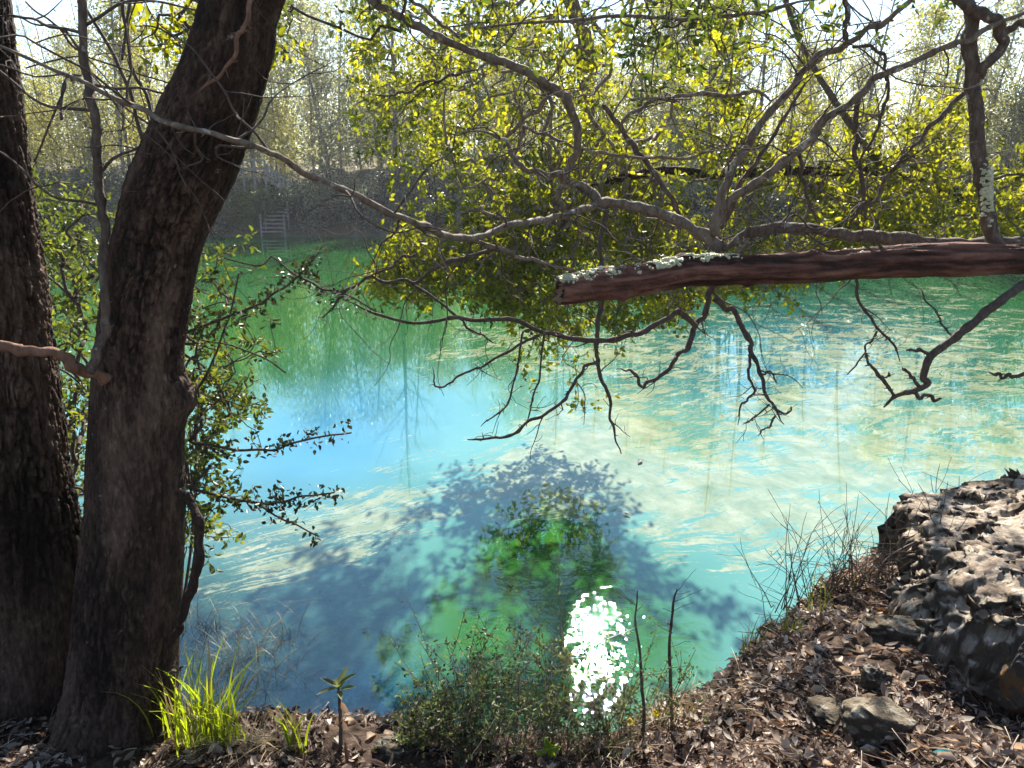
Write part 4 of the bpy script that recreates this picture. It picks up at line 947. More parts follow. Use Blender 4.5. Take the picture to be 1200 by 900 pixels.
p = on(1030, 812); stone('rock', 'pale pointed stone in the litter just above the rounded brown one', p + np.array([.0, .05, .02]), .085, M['rock_small'], 5, (1, .9, 1.0), amp=.4)
p = on(985, 845); stone('rock', 'low mossy stone left of the rounded brown one', p + np.array([0, .05, 0]), .11, M['rock_small'], 8, (1.1, .9, .5), amp=.4)
p = on(1085, 745); stone('rock', 'flat grey stone lying against the foot of the boulder', p + np.array([-.08, .06, .0]), .16, M['rock_small'], 12, (1.3, .8, .45), amp=.35)
p = PY(1185, 795, 2.86)[0]; stone('lichen_rock', 'rough dark rock with orange lichen against the boulder at the right edge', p + np.array([.06, 0, -.05]), .19, M['rock_orange'], 21, (.9, .8, 1.05), amp=.45)
p = on(465, 880); stone('dark_rock', 'dark rounded stone at the lip of the bank, bottom centre', p + np.array([0, .02, .0]), .075, M['rock_orange' if False else 'rock_small'], 25, (1.3, .9, .75), amp=.3)
p = on(905, 742); stone('rock', 'small dark stone under the dry twigs on the bank edge', p + np.array([0, .03, 0]), .07, M['rock_small'], 31, (1.2, 1, .7), amp=.4)

# ------------------------------------------------------------------ leaf litter
def litter_at(n, xr, yr, cond):
    x = rng.uniform(*xr, n); y = rng.uniform(*yr, n); k = cond(x, y); x, y = x[k], y[k]
    return x, y
def curl_leaf(L, W, curl, twist):
    """unit dead leaf as 3 x 4 grid, curled"""
    s = np.array([0, .33, .7, 1.0]); wd = np.array([.12, .5, .42, .03]) * W
    out = []
    for a, ww in zip(s, wd):
        z = curl * L * (a - .5) ** 2
        out += [(-ww, a * L, z + twist * ww * 2.2), (0, a * L, z), (ww, a * L, z + twist * ww * 1.6)]
    return np.array(out)
QL = np.array([[3 * r + c, 3 * r + c + 1, 3 * r + c + 4, 3 * r + c + 3] for r in range(3) for c in range(2)])
def leaf_world(mb, x, y, z, L, W, tone, lift):
    n = len(x)
    base = np.array([curl_leaf(L[k], W[k], rng.uniform(-.6, 1.2), rng.uniform(.1, .9)) for k in range(n)])
    a = rng.uniform(0, 6.28, n); tx = rng.normal(0, .35, n); ca, sa = np.cos(a)[:, None], np.sin(a)[:, None]
    bz = base[..., 2] + base[..., 1] * np.sin(tx)[:, None]
    v = np.stack([base[..., 0] * ca - base[..., 1] * sa + x[:, None], base[..., 0] * sa + base[..., 1] * ca + y[:, None], bz + z[:, None] + lift[:, None]], -1)
    i = np.arange(n)[:, None, None] * 12
    mb.add(v.reshape(-1, 3), (i + QL[None]).reshape(-1, 4), None, np.repeat(tone, 12))
onbank = lambda x, y: (edge_of(x) - y > -.12) & (dist_in(x, y) < .06)
x, y = litter_at(50000, (-2.4, 2.4), (1.5, 4.6), onbank)
z = terr(x, y); n = len(x)
mb = MB(); kp = fbm(x * 3, y * 3, None, 3, 140) > -.45; x, y, z = x[kp], y[kp], z[kp]; n = len(x)
sz = rng.beta(1.5, 3.0, n); leaf_world(mb, x, y, z, .012 + .050 * sz, (.012 + .050 * sz) * rng.uniform(.18, .55, n), np.clip(rng.beta(1.3, 1.5, n) + .25 * fbm(x * 4, y * 4, None, 3, 141), 0, 1), rng.uniform(.0, .022, n))
for q in range(1500):
    k = int(rng.integers(n)); a = rng.uniform(0, 6.28); l_ = rng.uniform(.03, .16); e = np.array([math.cos(a), math.sin(a), rng.normal() * .15]) * l_; p0 = np.array([x[k], y[k], z[k] + rng.uniform(.006, .03)])
    p1 = p0 + e; p1[2] = max(p1[2], float(terr(p1[0], p1[1])) + .005); tube(mb, catmull([p0, (p0 + p1) / 2 + rng.normal(size=3) * .006, p1], 5), np.linspace(.0022, .0012, 5) * rng.uniform(.5, 1.5), 4, rng.uniform(.1, 1))
x, y = litter_at(16000, (-4.5, 8), (-2, 8.5), lambda x, y: (edge_of(x) - y > .05) & (dist_in(x, y) < .06)); z = terr(x, y); n = len(x)
leaf_world(mb, x, y, z, rng.uniform(.04, .08, n), rng.uniform(.015, .035, n), rng.beta(1.3, 1.5, n), rng.uniform(0, .02, n))
lit = mb.build('leaf_litter', M['litter'], origin=(0.5, 2.8, 1.5), kind='stuff')
tag(lit, 'brown dead leaves covering the near bank', 'leaf litter')
# the largest dead leaves, each one by itself on the ground
protos = []
for k in range(8):
    b = MB(); L_, W_ = rng.uniform(.042, .07), rng.uniform(.02, .034); base = curl_leaf(L_, W_, rng.uniform(-.2, 1.2), rng.uniform(.2, .8)) - np.array([0, L_ / 2, 0])
    b.add(base, QL, None, rng.uniform(.35, 1)); protos.append(b.mesh('dead_leaf', M['litter']))
x, y = litter_at(1600, (-1.2, 1.9), (1.9, 4.2), lambda x, y: (edge_of(x) - y > 0) & (dist_in(x, y) < 0))
wgt = np.argsort(rng.uniform(size=len(x)) + .5 * (x < .3))[:240]
for k in wgt:
    o = bpy.data.objects.new('dead_leaf', protos[int(rng.integers(8))]); COL.objects.link(o); o.parent = ground
    o.location = (x[k], y[k], float(terr(x[k], y[k])) + rng.uniform(.015, .03)); o.rotation_euler = (rng.normal(0, .3), rng.normal(0, .3), rng.uniform(0, 6.28))
# twigs lying in the litter
def lying(label, pts, r, m='twig', cat='stick', name='stick', sub=()):
    P = np.array([on(a, b_) for a, b_ in pts]) + np.array([0, 0, .012]); C = catmull(P, len(P) * 6)
    b = MB(); tube(b, C, np.linspace(r, r * .5, len(C)), 7, .6, 0, .2, 9); 
    for s_ in sub:
        Q = np.array([on(a, b_) for a, b_ in s_]) + np.array([0, 0, .02]); tube(b, catmull(Q, 12), np.linspace(r * .7, r * .3, 12), 6)
    o = b.build(name, M[m], origin=tuple(P[0])); tag(o, label, cat); return o
lying('crooked root-like stick lying across the litter beside the boulder foot', [(935, 773), (955, 766), (985, 763), (1010, 769), (1040, 772)], .011, 'bark_mid')
lying('thin pale stick in the litter at the bottom edge', [(998, 872), (1006, 885), (1014, 899)], .006, 'bark_pale')
lying('thin curved brown stick in the litter below the bank edge', [(880, 800), (905, 812), (930, 832), (938, 850)], .005)
lying('dark root along the lip of the bank at bottom centre', [(440, 893), (470, 883), (500, 880), (540, 884), (580, 889)], .016, 'bark_dark', 'root', 'root')
sc_ = on(1104, 893); b = MB(); b.add(np.array([[0, 0, 0], [.035, .01, .006], [.07, .0, .0], [.072, .018, .008], [.036, .03, .012], [0, .02, .004]]) + sc_ + np.array([-.03, 0, .02]), [[0, 1, 4, 5], [1, 2, 3, 4]])
tag(b.build('litter_scrap', M['scrap'], origin=tuple(sc_)), 'small teal scrap lying in the dead leaves at the bottom edge', 'litter scrap')

# ------------------------------------------------------------------ grasses and small plants on the bank
def blade_pts(base, h, lean, az, n=7):
    t = np.linspace(0, 1, n); d = np.array([math.cos(az), math.sin(az), 0])
    return np.asarray(base) + np.outer(t ** 2 * lean * h, d) + np.outer(h * (t - .35 * lean * t ** 3), [0, 0, 1])
def blade_mesh(mb, base, h, lean, az, wdt, tone):
    C = blade_pts(base, h, lean, az); n = len(C); sd = np.array([-math.sin(az + .6), math.cos(az + .6), 0]); ww = wdt * np.array([.7, 1, 1, .9, .7, .45, .06])[:, None]
    fold = np.array([0, 0, 1]) * 0 + np.array([math.cos(az), math.sin(az), 0]) * wdt * .35
    v = np.stack([C - sd * ww, C + fold, C + sd * ww], 1).reshape(-1, 3)
    q = np.array([[3 * r + c, 3 * r + c + 1, 3 * r + c + 4, 3 * r + c + 3] for r in range(n - 1) for c in range(2)])
    mb.add(v, q, None, tone)
def tuft(name, label, root, nb, hr, lean, wdt, m, spread, cat='grass', parts=True, group=None, tone=(0, 1)):
    t = thing(name, label, cat, root, group)
    allb = MB()
    for q in range(nb):
        a = rng.uniform(0, 6.28); b0 = np.array(root) + np.array([rng.normal() * spread, rng.normal() * spread * .5, 0]); b0[2] = max(float(terr(b0[0], b0[1])), root[2] - .25) - .01
        args = (b0, rng.uniform(*hr), rng.uniform(*lean), a, wdt * rng.uniform(.6, 1.2), rng.uniform(*tone))
        if parts:
            b = MB(); blade_mesh(b, *args); b.build('blade', M['straw'] if rng.uniform() < .22 else m, t)
        else: blade_mesh(allb, *args)
    if not parts: allb.build('blades', m, t, kind='stuff')
    return t
r0 = on(232, 884)
tuft('grass_clump', 'tall bright yellow-green grass clump right beside the leaning trunk foot', r0 + np.array([0, .06, 0]), 95, (.24, .50), (.1, .5), .0045, M['grass'], .075, tone=(.2, 1))
tuft('grass_clump', 'shorter yellow-green grass arching right of the tall bright clump', on(262, 880) + np.array([0, .05, 0]), 22, (.2, .40), (.35, .9), .0042, M['grass'], .05)
tuft('sedge_tuft', 'small bright green sedge tuft alone at the water edge', on(348, 880) + np.array([0, .0, 0]), 15, (.14, .30), (.1, .5), .0055, M['grass'], .02)
tuft('dry_grass', 'straw-coloured dry grass tuft behind the sedge', on(285, 880) + np.array([0, .03, 0]), 110, (.05, .16), (.8, 1.6), .0022, M['straw'], .08, parts=False)
for (x, y, nb, h, lab, mm) in [(845, 762, 16, (.12, .27), 'thin green grass tuft on the left shoulder of the litter bank', 'grass_dark'), (878, 770, 14, (.12, .28), 'upright grass tuft beside the dry twigs on the bank shoulder', 'grass_dark'),
                               (925, 745, 14, (.1, .25), 'sparse grass tuft in front of the dry twiggy bush', 'grass_dark'), (960, 722, 10, (.15, .34), 'long bent grass blades among the dry twigs', 'grass_dark'), (800, 815, 16, (.08, .2), 'grey-green grass tuft where the litter meets the weeds', 'grass_dark')]:
    tuft('grass_tuft', lab, on(x, y) + np.array([0, .03, 0]), nb, h, (.1, .7), .0034, M[mm], .035, group='grass tufts on the litter bank')
for (x, y, lab) in [(700, 885, 'pale dry grass tangle among the weeds at bottom centre'), (790, 850, 'pale dry grass tangle below the dead stalks')]:
    tuft('dry_grass', lab, on(x, y) + np.array([0, .04, 0]), 120, (.06, .24), (.4, 1.4), .002, M['straw'], .12, parts=False)

for (x, y, lab) in [(232, 735, 'straw-coloured dead reeds in the shallows beside the leaning trunk'), (268, 772, 'tangled dead reeds in the shallows behind the bright grass'), (312, 752, 'thin dead reeds standing in the shallows above the sedge'), (300, 800, 'dead reed tangle at the lip of the water behind the sedge')]:
    p = toward(x, y, .0); tuft('dead_reeds', lab, p + np.array([0, 0, .14]), 80, (.16, .46), (.5, 1.5), .0035, M['straw'], .20, 'reeds', parts=False)
# seedling with a whorl of leaves
rt = on(398, 884); sd_ = thing('seedling', 'small dark-stemmed seedling with a whorl of leaves at its top', 'plant', rt)
top = PY(396, 803, rt[1])[0]; C = catmull([rt - np.array([0, 0, .02]), rt * .5 + top * .5 + np.array([.008, 0, 0]), top], 14)
b = MB(); tube(b, C, np.linspace(.010, .004, 14), 7, .5, 0, .3, 2); b.build('stem', M['twig'], sd_)
for k in range(9):
    a = k * 2.4 + .3; e = rng.uniform(-.25, .7) if k < 7 else 1.2; b = MB()
    leaves(b, [top + np.array([0, 0, -.012 * (k % 3)])], [[math.cos(a), math.sin(a), e]], [[-.3 * math.cos(a), -.3 * math.sin(a), 1]], .085 if k < 6 else .06, .024, .5 + .04 * k); b.build('leaf', M['leaf_low'] if k % 3 else M['grass_dark'], sd_)
for k, (dy, ln) in enumerate([(-.07, .06), (-.13, .05), (-.16, .04)]):
    b = MB(); leaves(b, [top + np.array([.006, 0, dy])], [[.5 - .9 * (k == 1), -.2, -.9]], [[0, -1, .2]], ln, .026, .5); b.build('dead_leaf', M['litter'], sd_)

# lime seedling
rt = on(642, 892); ls = thing('lime_seedling', 'tiny lime-green seedling in a dark hollow at bottom centre', 'plant', rt)
tp = rt + np.array([0, 0, .06]); b = MB(); tube(b, catmull([rt, tp], 8), np.linspace(.003, .002, 8), 5); b.build('stem', M['leaf_low'], ls)
for k, (dx, dz, ln) in enumerate([(-.2, 1, .075), (.9, .3, .055), (-.8, -.3, .05), (.3, -.5, .055)]):
    b = MB(); leaves(b, [tp], [[dx, -.2, dz]], [[.3, -.8, .5]], ln, .032, .3 + .2 * k); b.build('leaf', M['lime'], ls)
# yellow blossoms
for (x, y, lab) in [(738, 848, 'lower yellow blossom among the dry weeds'), (768, 838, 'upper yellow blossom beside the dead stalk')]:
    rt = on(x, y + 14); f = thing('yellow_flower', lab, 'flower', rt, 'yellow flowers on the bank'); tp = rt + np.array([0, .01, .07]); b = MB(); tube(b, catmull([rt, tp], 6), .0018, 5); b.build('stem', M['leaf_low'], f)
    for k in range(5):
        a = k * 1.257; b = MB(); leaves(b, [tp], [[math.cos(a), -.5, math.sin(a)]], [[0, -1, .3]], .024, .016, rng.uniform(0, 1)); b.build('petal', M['yellow'], f)

# weeds: thin stems with small leaves or none
def weed(name, label, roots, hgt, nst, leafn, L, W, lm, sm='twig', kink=.3, kids=4, cat='weed', width=.15, r0=.0026, up=1.2, lev=1):
    root = on(*roots[0]); t = thing(name, label, cat, root); tw = MB(); tips = []
    for q in range(nst):
        b0 = on(*roots[int(rng.integers(len(roots)))]) + np.array([rng.normal() * width * .25, rng.uniform(0, .06), -.02])
        gnarl(tw, b0, (rng.normal() * .35, rng.normal() * .3, up), rng.uniform(*hgt), r0, lev, 5, kink, tips, 0, kids)
    tw.build('stems', M[sm], t, kind='stuff')
    if leafn:
        P = np.concatenate(tw.V); P = P[rng.integers(0, len(P), leafn)] + rng.normal(size=(leafn, 3)) * .006
        P = P[P[:, 2] > root[2] + .04]
        cb = MB(); leaves(cb, P, rdir(len(P), .2), rdir(len(P), .4), L * rng.uniform(.6, 1.2, len(P)), W, rng.uniform(0, 1, len(P))); cb.build('foliage', M[lm], t)
    return t
weed('weedy_shrub', 'wispy grey-green shrub with tiny leaves at the lip of the bank', [(540, 886), (580, 888), (620, 886), (660, 886)], (.15, .66), 58, 3800, .021, .010, 'leaf_low', 'bark_pale', .13, 4, 'shrub', .3, .0022)
weed('weedy_shrub', 'thin weedy shrub left of the dead stalks', [(690, 880), (720, 872), (745, 868)], (.2, .5), 36, 2000, .02, .01, 'leaf_low', 'bark_pale', .14, 4, 'shrub', .25, .002)
weed('weedy_shrub', 'leafy weed spilling down left of the wispy shrub', [(500, 884), (525, 884)], (.15, .4), 26, 1800, .022, .012, 'leaf_low', 'twig', .25, 4, 'shrub', .2, .002, .8)
weed('dry_bush', 'dry twiggy leafless bush on the bank edge beside the boulder', [(905, 735), (930, 715), (960, 705), (990, 700), (1020, 693), (1050, 688)], (.25, .6), 50, 60, .03, .007, 'grass_dark', 'bark_mid', .2, 4, 'bush', .3, .0032)
weed('dry_bush', 'sparse bare twigs poking up left of the dry bush', [(885, 752), (870, 762), (905, 742)], (.12, .3), 12, 10, .03, .006, 'grass_dark', 'twig', .35, 3, 'bush', .2, .0028)
weed('bare_sapling', 'thin bare sapling rising behind the boulder corner', [(1085, 665), (1110, 640)], (.35, .7), 6, 14, .02, .01, 'leaf_low', 'bark_mid', .22, 4, 'sapling', .2, .004)
for pts, lab in [([(752, 870), (752, 800), (748, 740), (747, 692)], 'tall dark dead stalk standing in the weeds'), ([(786, 830), (787, 770), (789, 710), (793, 690)], 'second dead stalk, paler and right of the tall dark one'), ([(806, 810), (804, 760), (809, 730)], 'short bent dead stalk nearest the litter bank')]:
    rt = on(*pts[0]); C, r = traced(pts, (4.5, 3.5, 1.5), (rt[1], rt[1] + .03), None, .012); b = MB(); tube(b, C, r, 7, .4, 0, .3, 6)
    for q in range(7): k = int(rng.integers(8, len(C) - 1)); gnarl(b, C[k], (rng.choice([-1, 1]), .2, rng.uniform(.1, 1)), rng.uniform(.05, .16), .0016, 0, 4, .3)
    o = b.build('dead_stalk', M['twig'], origin=tuple(rt)); tag(o, lab, 'stalk')
stickp = [PY(1015, 700, 3.95)[0], PY(1035, 662, 3.9)[0], PY(1055, 645, 3.85)[0], PY(1080, 632, 3.9)[0]]
b = MB(); tube(b, catmull(stickp, 18), np.linspace(.013, .006, 18), 7, .4, 0, .2, 4); tube(b, catmull([stickp[1], PY(1062, 658, 3.85)[0]], 8), np.linspace(.007, .003, 8), 5)
tag(b.build('stick', M['twig'], origin=tuple(stickp[0])), 'dark curved stick propped against the boulder left corner', 'stick')

# dead leaves and weed scraps afloat
for k, (x, y, ln, lab) in enumerate([(750, 541, .16, 'brown floating leaf scrap near the tip of the hanging twig'), (735, 603, .10, 'dark floating leaf below the pale pollen streaks'), (322, 533, .08, 'small dark leaf afloat on the blue patch'), (427, 738, .05, 'tiny dark leaf afloat on the clear turquoise water'), (620, 470, .10, 'brown leaf afloat under the hanging branches')]):
    p = toward(x, y, .012); b = MB(); base = curl_leaf(ln, ln * .35, .3, .3) - np.array([0, ln / 2, 0]); a = rng.uniform(0, 3)
    R_ = np.array([[math.cos(a), -math.sin(a), 0], [math.sin(a), math.cos(a), 0], [0, 0, 1]]); b.add(base @ R_.T + p, QL, None, .2)
    tag(b.build('floating_leaf', M['litter'], origin=tuple(p)), lab, 'leaf', 'leaves afloat on the pond')

# ------------------------------------------------------------------ wooden stairs on the far bank
Yd = 51.0
def fx(px, Y=Yd): return (px - 600) / FPX * (Y * CT)
dk = thing('wooden_stairs', 'weathered grey wooden deck and stairs down to the water on far bank', 'stairs', (fx(330), Yd, 0))
def box(mb, a, b):
    a, b = np.minimum(a, b), np.maximum(a, b)
    v = np.array([[x, y, z] for x in (a[0], b[0]) for y in (a[1], b[1]) for z in (a[2], b[2])])
    mb.add(v, [[0, 1, 3, 2], [4, 6, 7, 5], [0, 4, 5, 1], [2, 3, 7, 6], [0, 2, 6, 4], [1, 5, 7, 3]])
def wood(name, a, b): m_ = MB(); box(m_, np.array(a, float), np.array(b, float)); return m_.build(name, M['wood'], dk, smooth=False)
x0, x1, x2 = fx(268), fx(318), fx(348); zd = 3.35
for k in range(6): wood('plank', (x0, Yd - 1.2 + k * .36, zd), (x1, Yd - .88 + k * .36, zd + .06 + .003 * k))
for k in range(5): xx = x0 + (x1 - x0) * k / 4; wood('post', (xx - .06, Yd - 1.32, .4), (xx + .06, Yd - 1.21, zd + 1.1))
for z_ in (zd + .5, zd + 1.05): wood('rail', (x0, Yd - 1.38, z_), (x1, Yd - 1.33, z_ + .13))
for k in range(7):                                  # flight going down to the right
    xa = x1 + (x2 - x1) * k / 7; z_ = zd - .18 * (k + 1); wood('tread', (xa, Yd - 1.2, z_), (xa + .36, Yd + .4, z_ + .07))
    wood('baluster', (xa + .1, Yd - 1.34, z_), (xa + .24, Yd - 1.28, z_ + 1.05))
for k in range(5): xa = fx(350); wood('tread', (xa, Yd - .3 + .3 * k, 2.2 + .26 * k), (xa + 1.5, Yd + .02 + .3 * k, 2.28 + .26 * k))
for k in range(9):                                  # lower flight towards the water
    z_ = 2.0 - .22 * k; wood('tread', (fx(322), Yd - 1.6 - .28 * k, z_), (fx(346), Yd - 1.3 - .28 * k, z_ + .07))
for xx in (fx(321), fx(347)):
    for k in range(3): z_ = 1.9 - .75 * k; yq = Yd - 1.6 - .95 * k; wood('post', (xx - .05, yq - .05, -.6), (xx + .05, yq + .05, z_ + .9))

# ------------------------------------------------------------------ far trees
def far_tree(name, label, kind, h, bark, leafm, nleaf, lsz, crown0, slim, forks, seed, leaf_spread=.5):
    global rng
    keep = rng; rng = np.random.default_rng(seed)
    t = thing(name, label, 'tree', (0, 0, 0)); b = MB(); ends = []
    lean = rng.normal() * .13; wb = rng.uniform(.1, .5)
    tr = np.array([[lean * h * s_ + wb * (math.sin(3 * s_ + seed) - math.sin(seed)), .08 * math.sin(4 * s_ + 2 * seed), h * s_] for s_ in np.linspace(0, 1, 9)]) - np.array([0, .08 * math.sin(2 * seed), 0])
    C = catmull(tr, 26); r0 = slim * h; tube(b, C, r0 * (1 - .88 * np.linspace(0, 1, 26)) + .012, 7, .5, 0, .15, seed)
    for q in range(forks):
        s_ = rng.uniform(crown0, .97); k = int(s_ * 25); a = rng.uniform(0, 6.28); ln = h * rng.uniform(.12, .34) * (1.15 - .75 * s_); el = rng.uniform(.4, 1.5)
        d = unit(np.array([math.cos(a), math.sin(a), el])); p = C[k]; pts = [p]
        for m_ in range(4): d = unit(d + rng.normal(size=3) * .22 + np.array([0, 0, .08])); p = p + d * ln / 4; pts.append(p)
        pts = np.array(pts); cc = catmull(pts, 9); rr = r0 * (1 - .85 * s_) * .45 + .008; tube(b, cc, np.linspace(rr, .008, 9), 5); ends += list(pts[2:])
        for m_ in range(3):
            p2 = pts[int(rng.integers(1, 5))]; d2 = unit(d + rng.normal(size=3) * .7); e = p2 + d2 * ln * rng.uniform(.3, .6); tube(b, catmull([p2, (p2 + e) / 2 + rng.normal(size=3) * .05 * ln, e], 5), np.linspace(.014, .006, 5), 4); ends += [(p2 + e) / 2, e]
    b.build('trunk', M[bark], t)
    if nleaf:
        E = np.array(ends); cb = MB(); idx = rng.integers(0, len(E), nleaf); tn = np.clip(.5 * rng.uniform(0, 1, len(E))[idx] + .5 * rng.uniform(0, 1, nleaf), 0, 1)
        leaves(cb, E[idx] + rng.normal(size=(nleaf, 3)) * leaf_spread * np.array([1, 1, .7]), rdir(nleaf), rdir(nleaf, .3), lsz * rng.uniform(.5, 1.3, nleaf), lsz * .6, tn, simple=True)
        cb.build('crown', M[leafm], t)
    rng = keep
    return t
TY = {
    'bare': [far_tree('bare_tree', 'x', 'bare', 9.5, 'far_bark_dark', 'far_leaf_yellow', 500, .10, .25, .013, 22, 111, .4), far_tree('bare_tree', 'x', 'bare', 8, 'far_bark', 'far_leaf_pale', 600, .10, .2, .009, 26, 112, .4), far_tree('bare_tree', 'x', 'bare', 10, 'far_bark', 'far_leaf_pale', 500, .10, .3, .008, 20, 101, .4), far_tree('bare_tree', 'x', 'bare', 11, 'far_bark_dark', 'far_leaf_pale', 350, .10, .4, .009, 16, 102, .4), far_tree('bare_tree', 'x', 'bare', 9, 'far_bark', 'far_leaf_yellow', 700, .10, .3, .007, 22, 103, .4)],
    'spring': [far_tree('spring_tree', 'x', 'spring', 7, 'far_bark_dark', 'far_leaf_yellow', 5000, .15, .05, .012, 40, 114, .75), far_tree('spring_tree', 'x', 'spring', 9, 'far_bark_dark', 'far_leaf_yellow', 5200, .17, .06, .010, 40, 104, .6), far_tree('spring_tree', 'x', 'spring', 8, 'far_bark', 'far_leaf_yellow', 4600, .17, .05, .010, 40, 105, .6), far_tree('pale_tree', 'x', 'pale', 8.5, 'far_bark', 'far_leaf_pale', 4600, .17, .05, .010, 40, 106, .6)],
    'dark': [far_tree('dark_evergreen', 'x', 'dark', 7, 'far_bark_dark', 'far_leaf_green', 6500, .16, .1, .012, 36, 107, .5)],
}
def far_shrub(label, leafm, nleaf, seed, rx=1.5, rz=1.3):
    global rng
    keep = rng; rng = np.random.default_rng(seed); t = thing('far_shrub', label, 'shrub', (0, 0, 0)); b = MB(); cl = []
    for q in range(26):
        a = rng.uniform(0, 6.28); rad_ = rng.uniform(0, 1) ** .6; cl.append((rx * rad_ * math.cos(a), rx * rad_ * math.sin(a), rz * rng.uniform(.15, 1.25) * (1 - .35 * rad_)))
    cl = np.array(cl); connect(cl, [np.zeros(3), np.array([0, 0, .3])], b, .012, .04, 4); b.build('stems', M['far_bark'], t)
    cb = MB(); leaf_cloud(cb, cl, nleaf // 26, .30, .19, .10, (0, 1), .1, .3, True); cb.build('foliage', M[leafm], t); rng = keep; return t
SH = [far_shrub('x', 'far_shrub', 2600, 201), far_shrub('x', 'far_shrub', 2200, 202, 1.2, 1.6), far_shrub('x', 'far_leaf_pale', 2200, 203, 1.4, 1.2), far_shrub('x', 'far_leaf_green', 2400, 204, 1.5, 1.2)]
used = set()
def place(proto, x, y, sc, label, group, rz=None, dz=-.15):
    rz = rng.uniform(0, 6.28) if rz is None else rz; z = float(terr(x, y)) + dz
    if id(proto) not in used:
        used.add(id(proto)); proto.location = (x, y, z); proto.rotation_euler = (0, 0, rz); proto.scale = (sc, sc, sc); proto['label'] = label; proto['group'] = group; return proto
    return copy_tree(proto, (x, y, z), rz, sc, label, group)
look = {'bare_tree': 'slender bare grey tree', 'spring_tree': 'tree in fresh yellow-green leaf', 'pale_tree': 'tree in thin pale leaf', 'dark_evergreen': 'dark bushy evergreen tree'}
ordn = ['first', 'second', 'third', 'fourth', 'fifth', 'sixth', 'seventh', 'eighth', 'ninth', 'tenth', 'eleventh', 'twelfth', 'thirteenth', 'fourteenth', 'fifteenth', 'sixteenth', 'seventeenth', 'eighteenth', 'nineteenth', 'twentieth']
front = []
for px in np.linspace(-60, 600, 27): front.append((px + rng.normal() * 8, rng.uniform(51.5, 55)))
stair_px = 330
kinds = ['spring', 'bare', 'spring', 'bare', 'spring', 'spring', 'bare']
cnt = {}
rows_ = []
for q, (px, y) in enumerate(front):
    if 262 < px < 372 and y < 54.5: y = 55.5
    kd = kinds[q % 7]; pr = TY[kd][int(rng.integers(len(TY[kd])))]
    rows_.append((px, y, pr))
for side in (-1, 1):
    c = {}
    for px, y, pr in sorted([r for r in rows_ if (r[0] - stair_px) * side >= 0], key=lambda r: abs(r[0] - stair_px)):
        nm = pr.name.split('.')[0]; c[nm] = c.get(nm, 0) + 1
        lab = f"{look[nm]} far bank front row, {ordn[c[nm]-1]} {'left' if side < 0 else 'right'} of wooden stairs"
        place(pr, fx(px, y), y, rng.choice([.7, .95, 1.1, 1.25, 1.45]) * rng.uniform(.93, 1.07), lab, 'trees at the front of the far bank')
for q in range(58):                                              # the wood behind, left
    px = rng.uniform(-120, 640); y = rng.uniform(57, 82); kd = ['spring', 'spring', 'bare', 'bare', 'spring'][q % 5]; pr = TY[kd][int(rng.integers(len(TY[kd])))]
    nm = pr.name.split('.')[0]
    place(pr, fx(px, y), y, rng.uniform(.65, 1.5), f"{look[nm]} deep in the wood behind far bank front row", 'trees deep in the far wood')
rr_ = []
for px in np.linspace(610, 1290, 20):
    y = rng.uniform(35.5, 40); kd = 'bare' if rng.uniform() < .72 else 'spring'; rr_.append((px + rng.normal() * 10, y, TY[kd][int(rng.integers(len(TY[kd])))]))
c = {}
for px, y, pr in sorted(rr_, key=lambda r: -r[0]):
    nm = pr.name.split('.')[0]; c[nm] = c.get(nm, 0) + 1
    place(pr, fx(px, y), y, rng.uniform(.75, 1.05), f"{look[nm]} across the pond, {ordn[c[nm]-1]} of its kind from right", 'trees on the right far bank')
for q in range(34):
    px = rng.uniform(600, 1320); y = rng.uniform(42, 64); kd = 'bare' if q % 4 else 'spring'; pr = TY[kd][int(rng.integers(len(TY[kd])))]; nm = pr.name.split('.')[0]
    place(pr, fx(px, y), y, rng.uniform(.8, 1.1), f"{look[nm]} standing back in the wood across the pond at right", 'trees back in the right wood')
for px, y, s_, lab in [(565, 50.5, .75, 'dark bushy evergreen on the far bank just left of the sunlit leaves'), (20, 58, 1.0, 'dark bushy evergreen on the far bank beyond the left trunk'), (1190, 37, .7, 'dark bushy evergreen across the pond at the right edge'), (460, 60, 1.0, 'dark bushy evergreen standing back right of the wooden stairs')]:
    place(TY['dark'][0], fx(px, y), y, s_, lab, 'dark evergreens on the far bank')
# understory shrubs along the far water's edge
n_ = 0; c = {}
sname = {0: 'low grey-green shrub', 1: 'upright grey-green shrub', 2: 'pale leafy shrub', 3: 'dark green shrub'}
lst = []
for px in np.linspace(-80, 640, 46): lst.append((px + rng.normal() * 6, 'l', rng.uniform(.3, 2.0)))
for px in np.linspace(560, 1300, 40): lst.append((px + rng.normal() * 8, 'r', rng.uniform(.3, 2.0)))
for px in np.linspace(-80, 640, 26): lst.append((px + rng.normal() * 6, 'l', rng.uniform(2.6, 5.0)))
for px in np.linspace(560, 1300, 22): lst.append((px + rng.normal() * 8, 'r', rng.uniform(2.6, 5.0)))
for px, sd, off in lst:
    y = 48.0 if sd == 'l' else 33.0
    for it in range(6): y = float(shore_far(fx(px, y))) + off
    k = int(rng.choice(4, p=[.36, .3, .16, .18]))
    if 316 < px < 352 and off < 3.2: continue
    if off < 2.6:
        where = ('between the left trunks' if px < 130 else 'left of wooden stairs' if px < 330 else 'right of wooden stairs') if sd == 'l' else ('behind the sunlit evergreen' if px < 1000 else 'beyond the log at right')
        c[(k, where)] = c.get((k, where), 0) + 1
        lab = f"{sname[k]} at far water's edge {where}, {ordn[c[(k, where)]-1]} from left"
        place(SH[k], fx(px, y), y, rng.uniform(.75, 1.1), lab, "shrubs along the far water's edge", dz=-.1)
    else:
        place(SH[k], fx(px, y), y, rng.uniform(.7, 1.1), f"{sname[k]} up the far bank behind the waterside row", 'shrubs up the far bank', dz=-.1)
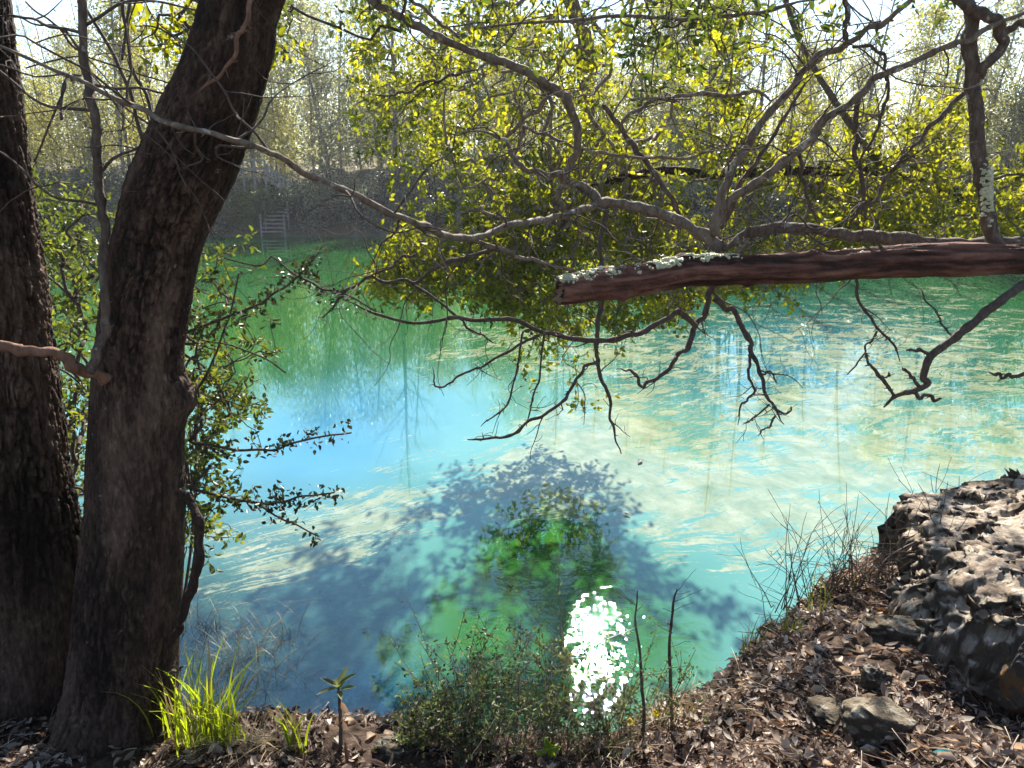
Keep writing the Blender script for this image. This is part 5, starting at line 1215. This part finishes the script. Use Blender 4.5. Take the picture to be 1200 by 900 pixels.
for q in range(16):                                              # the right-hand bank beyond the frame
    x = 5.2 + 1.25 * q + rng.normal() * .4; y = float(edge_of(x)) - rng.uniform(.2, 1.6)
    if 600 + FPX * x / (y * CT + .6) < 1330: continue
    place(SH[int(rng.integers(4))], x, y, rng.uniform(.45, .8), 'low leafy shrub along the right bank out beyond the boulder', 'shrubs along the right bank')
for q in range(9):
    x = 9 + 2.0 * q; y = float(edge_of(x)) - rng.uniform(2, 6); pr = TY[['spring', 'bare'][q % 2]][q % 3]
    place(pr, x, y, rng.uniform(.8, 1.2), 'young tree on the right bank out beyond the boulder', 'trees along the right bank')
for ob in (*TY['bare'], *TY['spring'], *TY['dark'], *SH): assert id(ob) in used

# the far-off wood behind, one mass
b = MB(); cb = MB()
fw = []
for q in range(420):
    px = rng.uniform(-250, 1450); y = rng.uniform(60, 100) if px < 640 else rng.uniform(48, 90); x = fx(px, y); z = float(terr(x, y)); h = rng.uniform(4, 9) if px < 640 else rng.uniform(2.5, 6)
    if q < 260:
        tp = (x + rng.normal() * .6, y, z + h * 1.4); tube(b, catmull([(x, y, z - .3), (x + rng.normal() * .2, y, z + h * .6), tp], 8), np.linspace(.10, .02, 8), 5)
    for k in range(12): fw.append((x + rng.normal() * 1.6, y + rng.normal() * 1.2, z + h * rng.uniform(0, 1.0)))
b.build('forest_trunks', M['far_bark'], origin=(0, 70, 4), kind='stuff'); leaf_cloud(cb, np.array(fw), 16, .75, .30, .17, (0, 1), .1, .3, True)
cb.build('forest', M['far_leaf_pale'], origin=(0, 70, 4), kind='stuff')

# ------------------------------------------------------------------ the thin sunlit air over the pond
hz, n, l = mat('haze_air'); vol = N(n, 'VolumePrincipled', ins={'Color': (.92, .95, 1, 1), 'Density': HAZE, 'Anisotropy': .35}); o = N(n, 'OutputMaterial'); l.new(vol.outputs[0], o.inputs['Volume'])
b = MB(); box(b, np.array([-430., -125, -6]), np.array([430., 640, 46])); hb_ = b.build('haze', hz, kind='stuff', smooth=False); tag(hb_, 'pale sunlit haze over the pond and far wood')
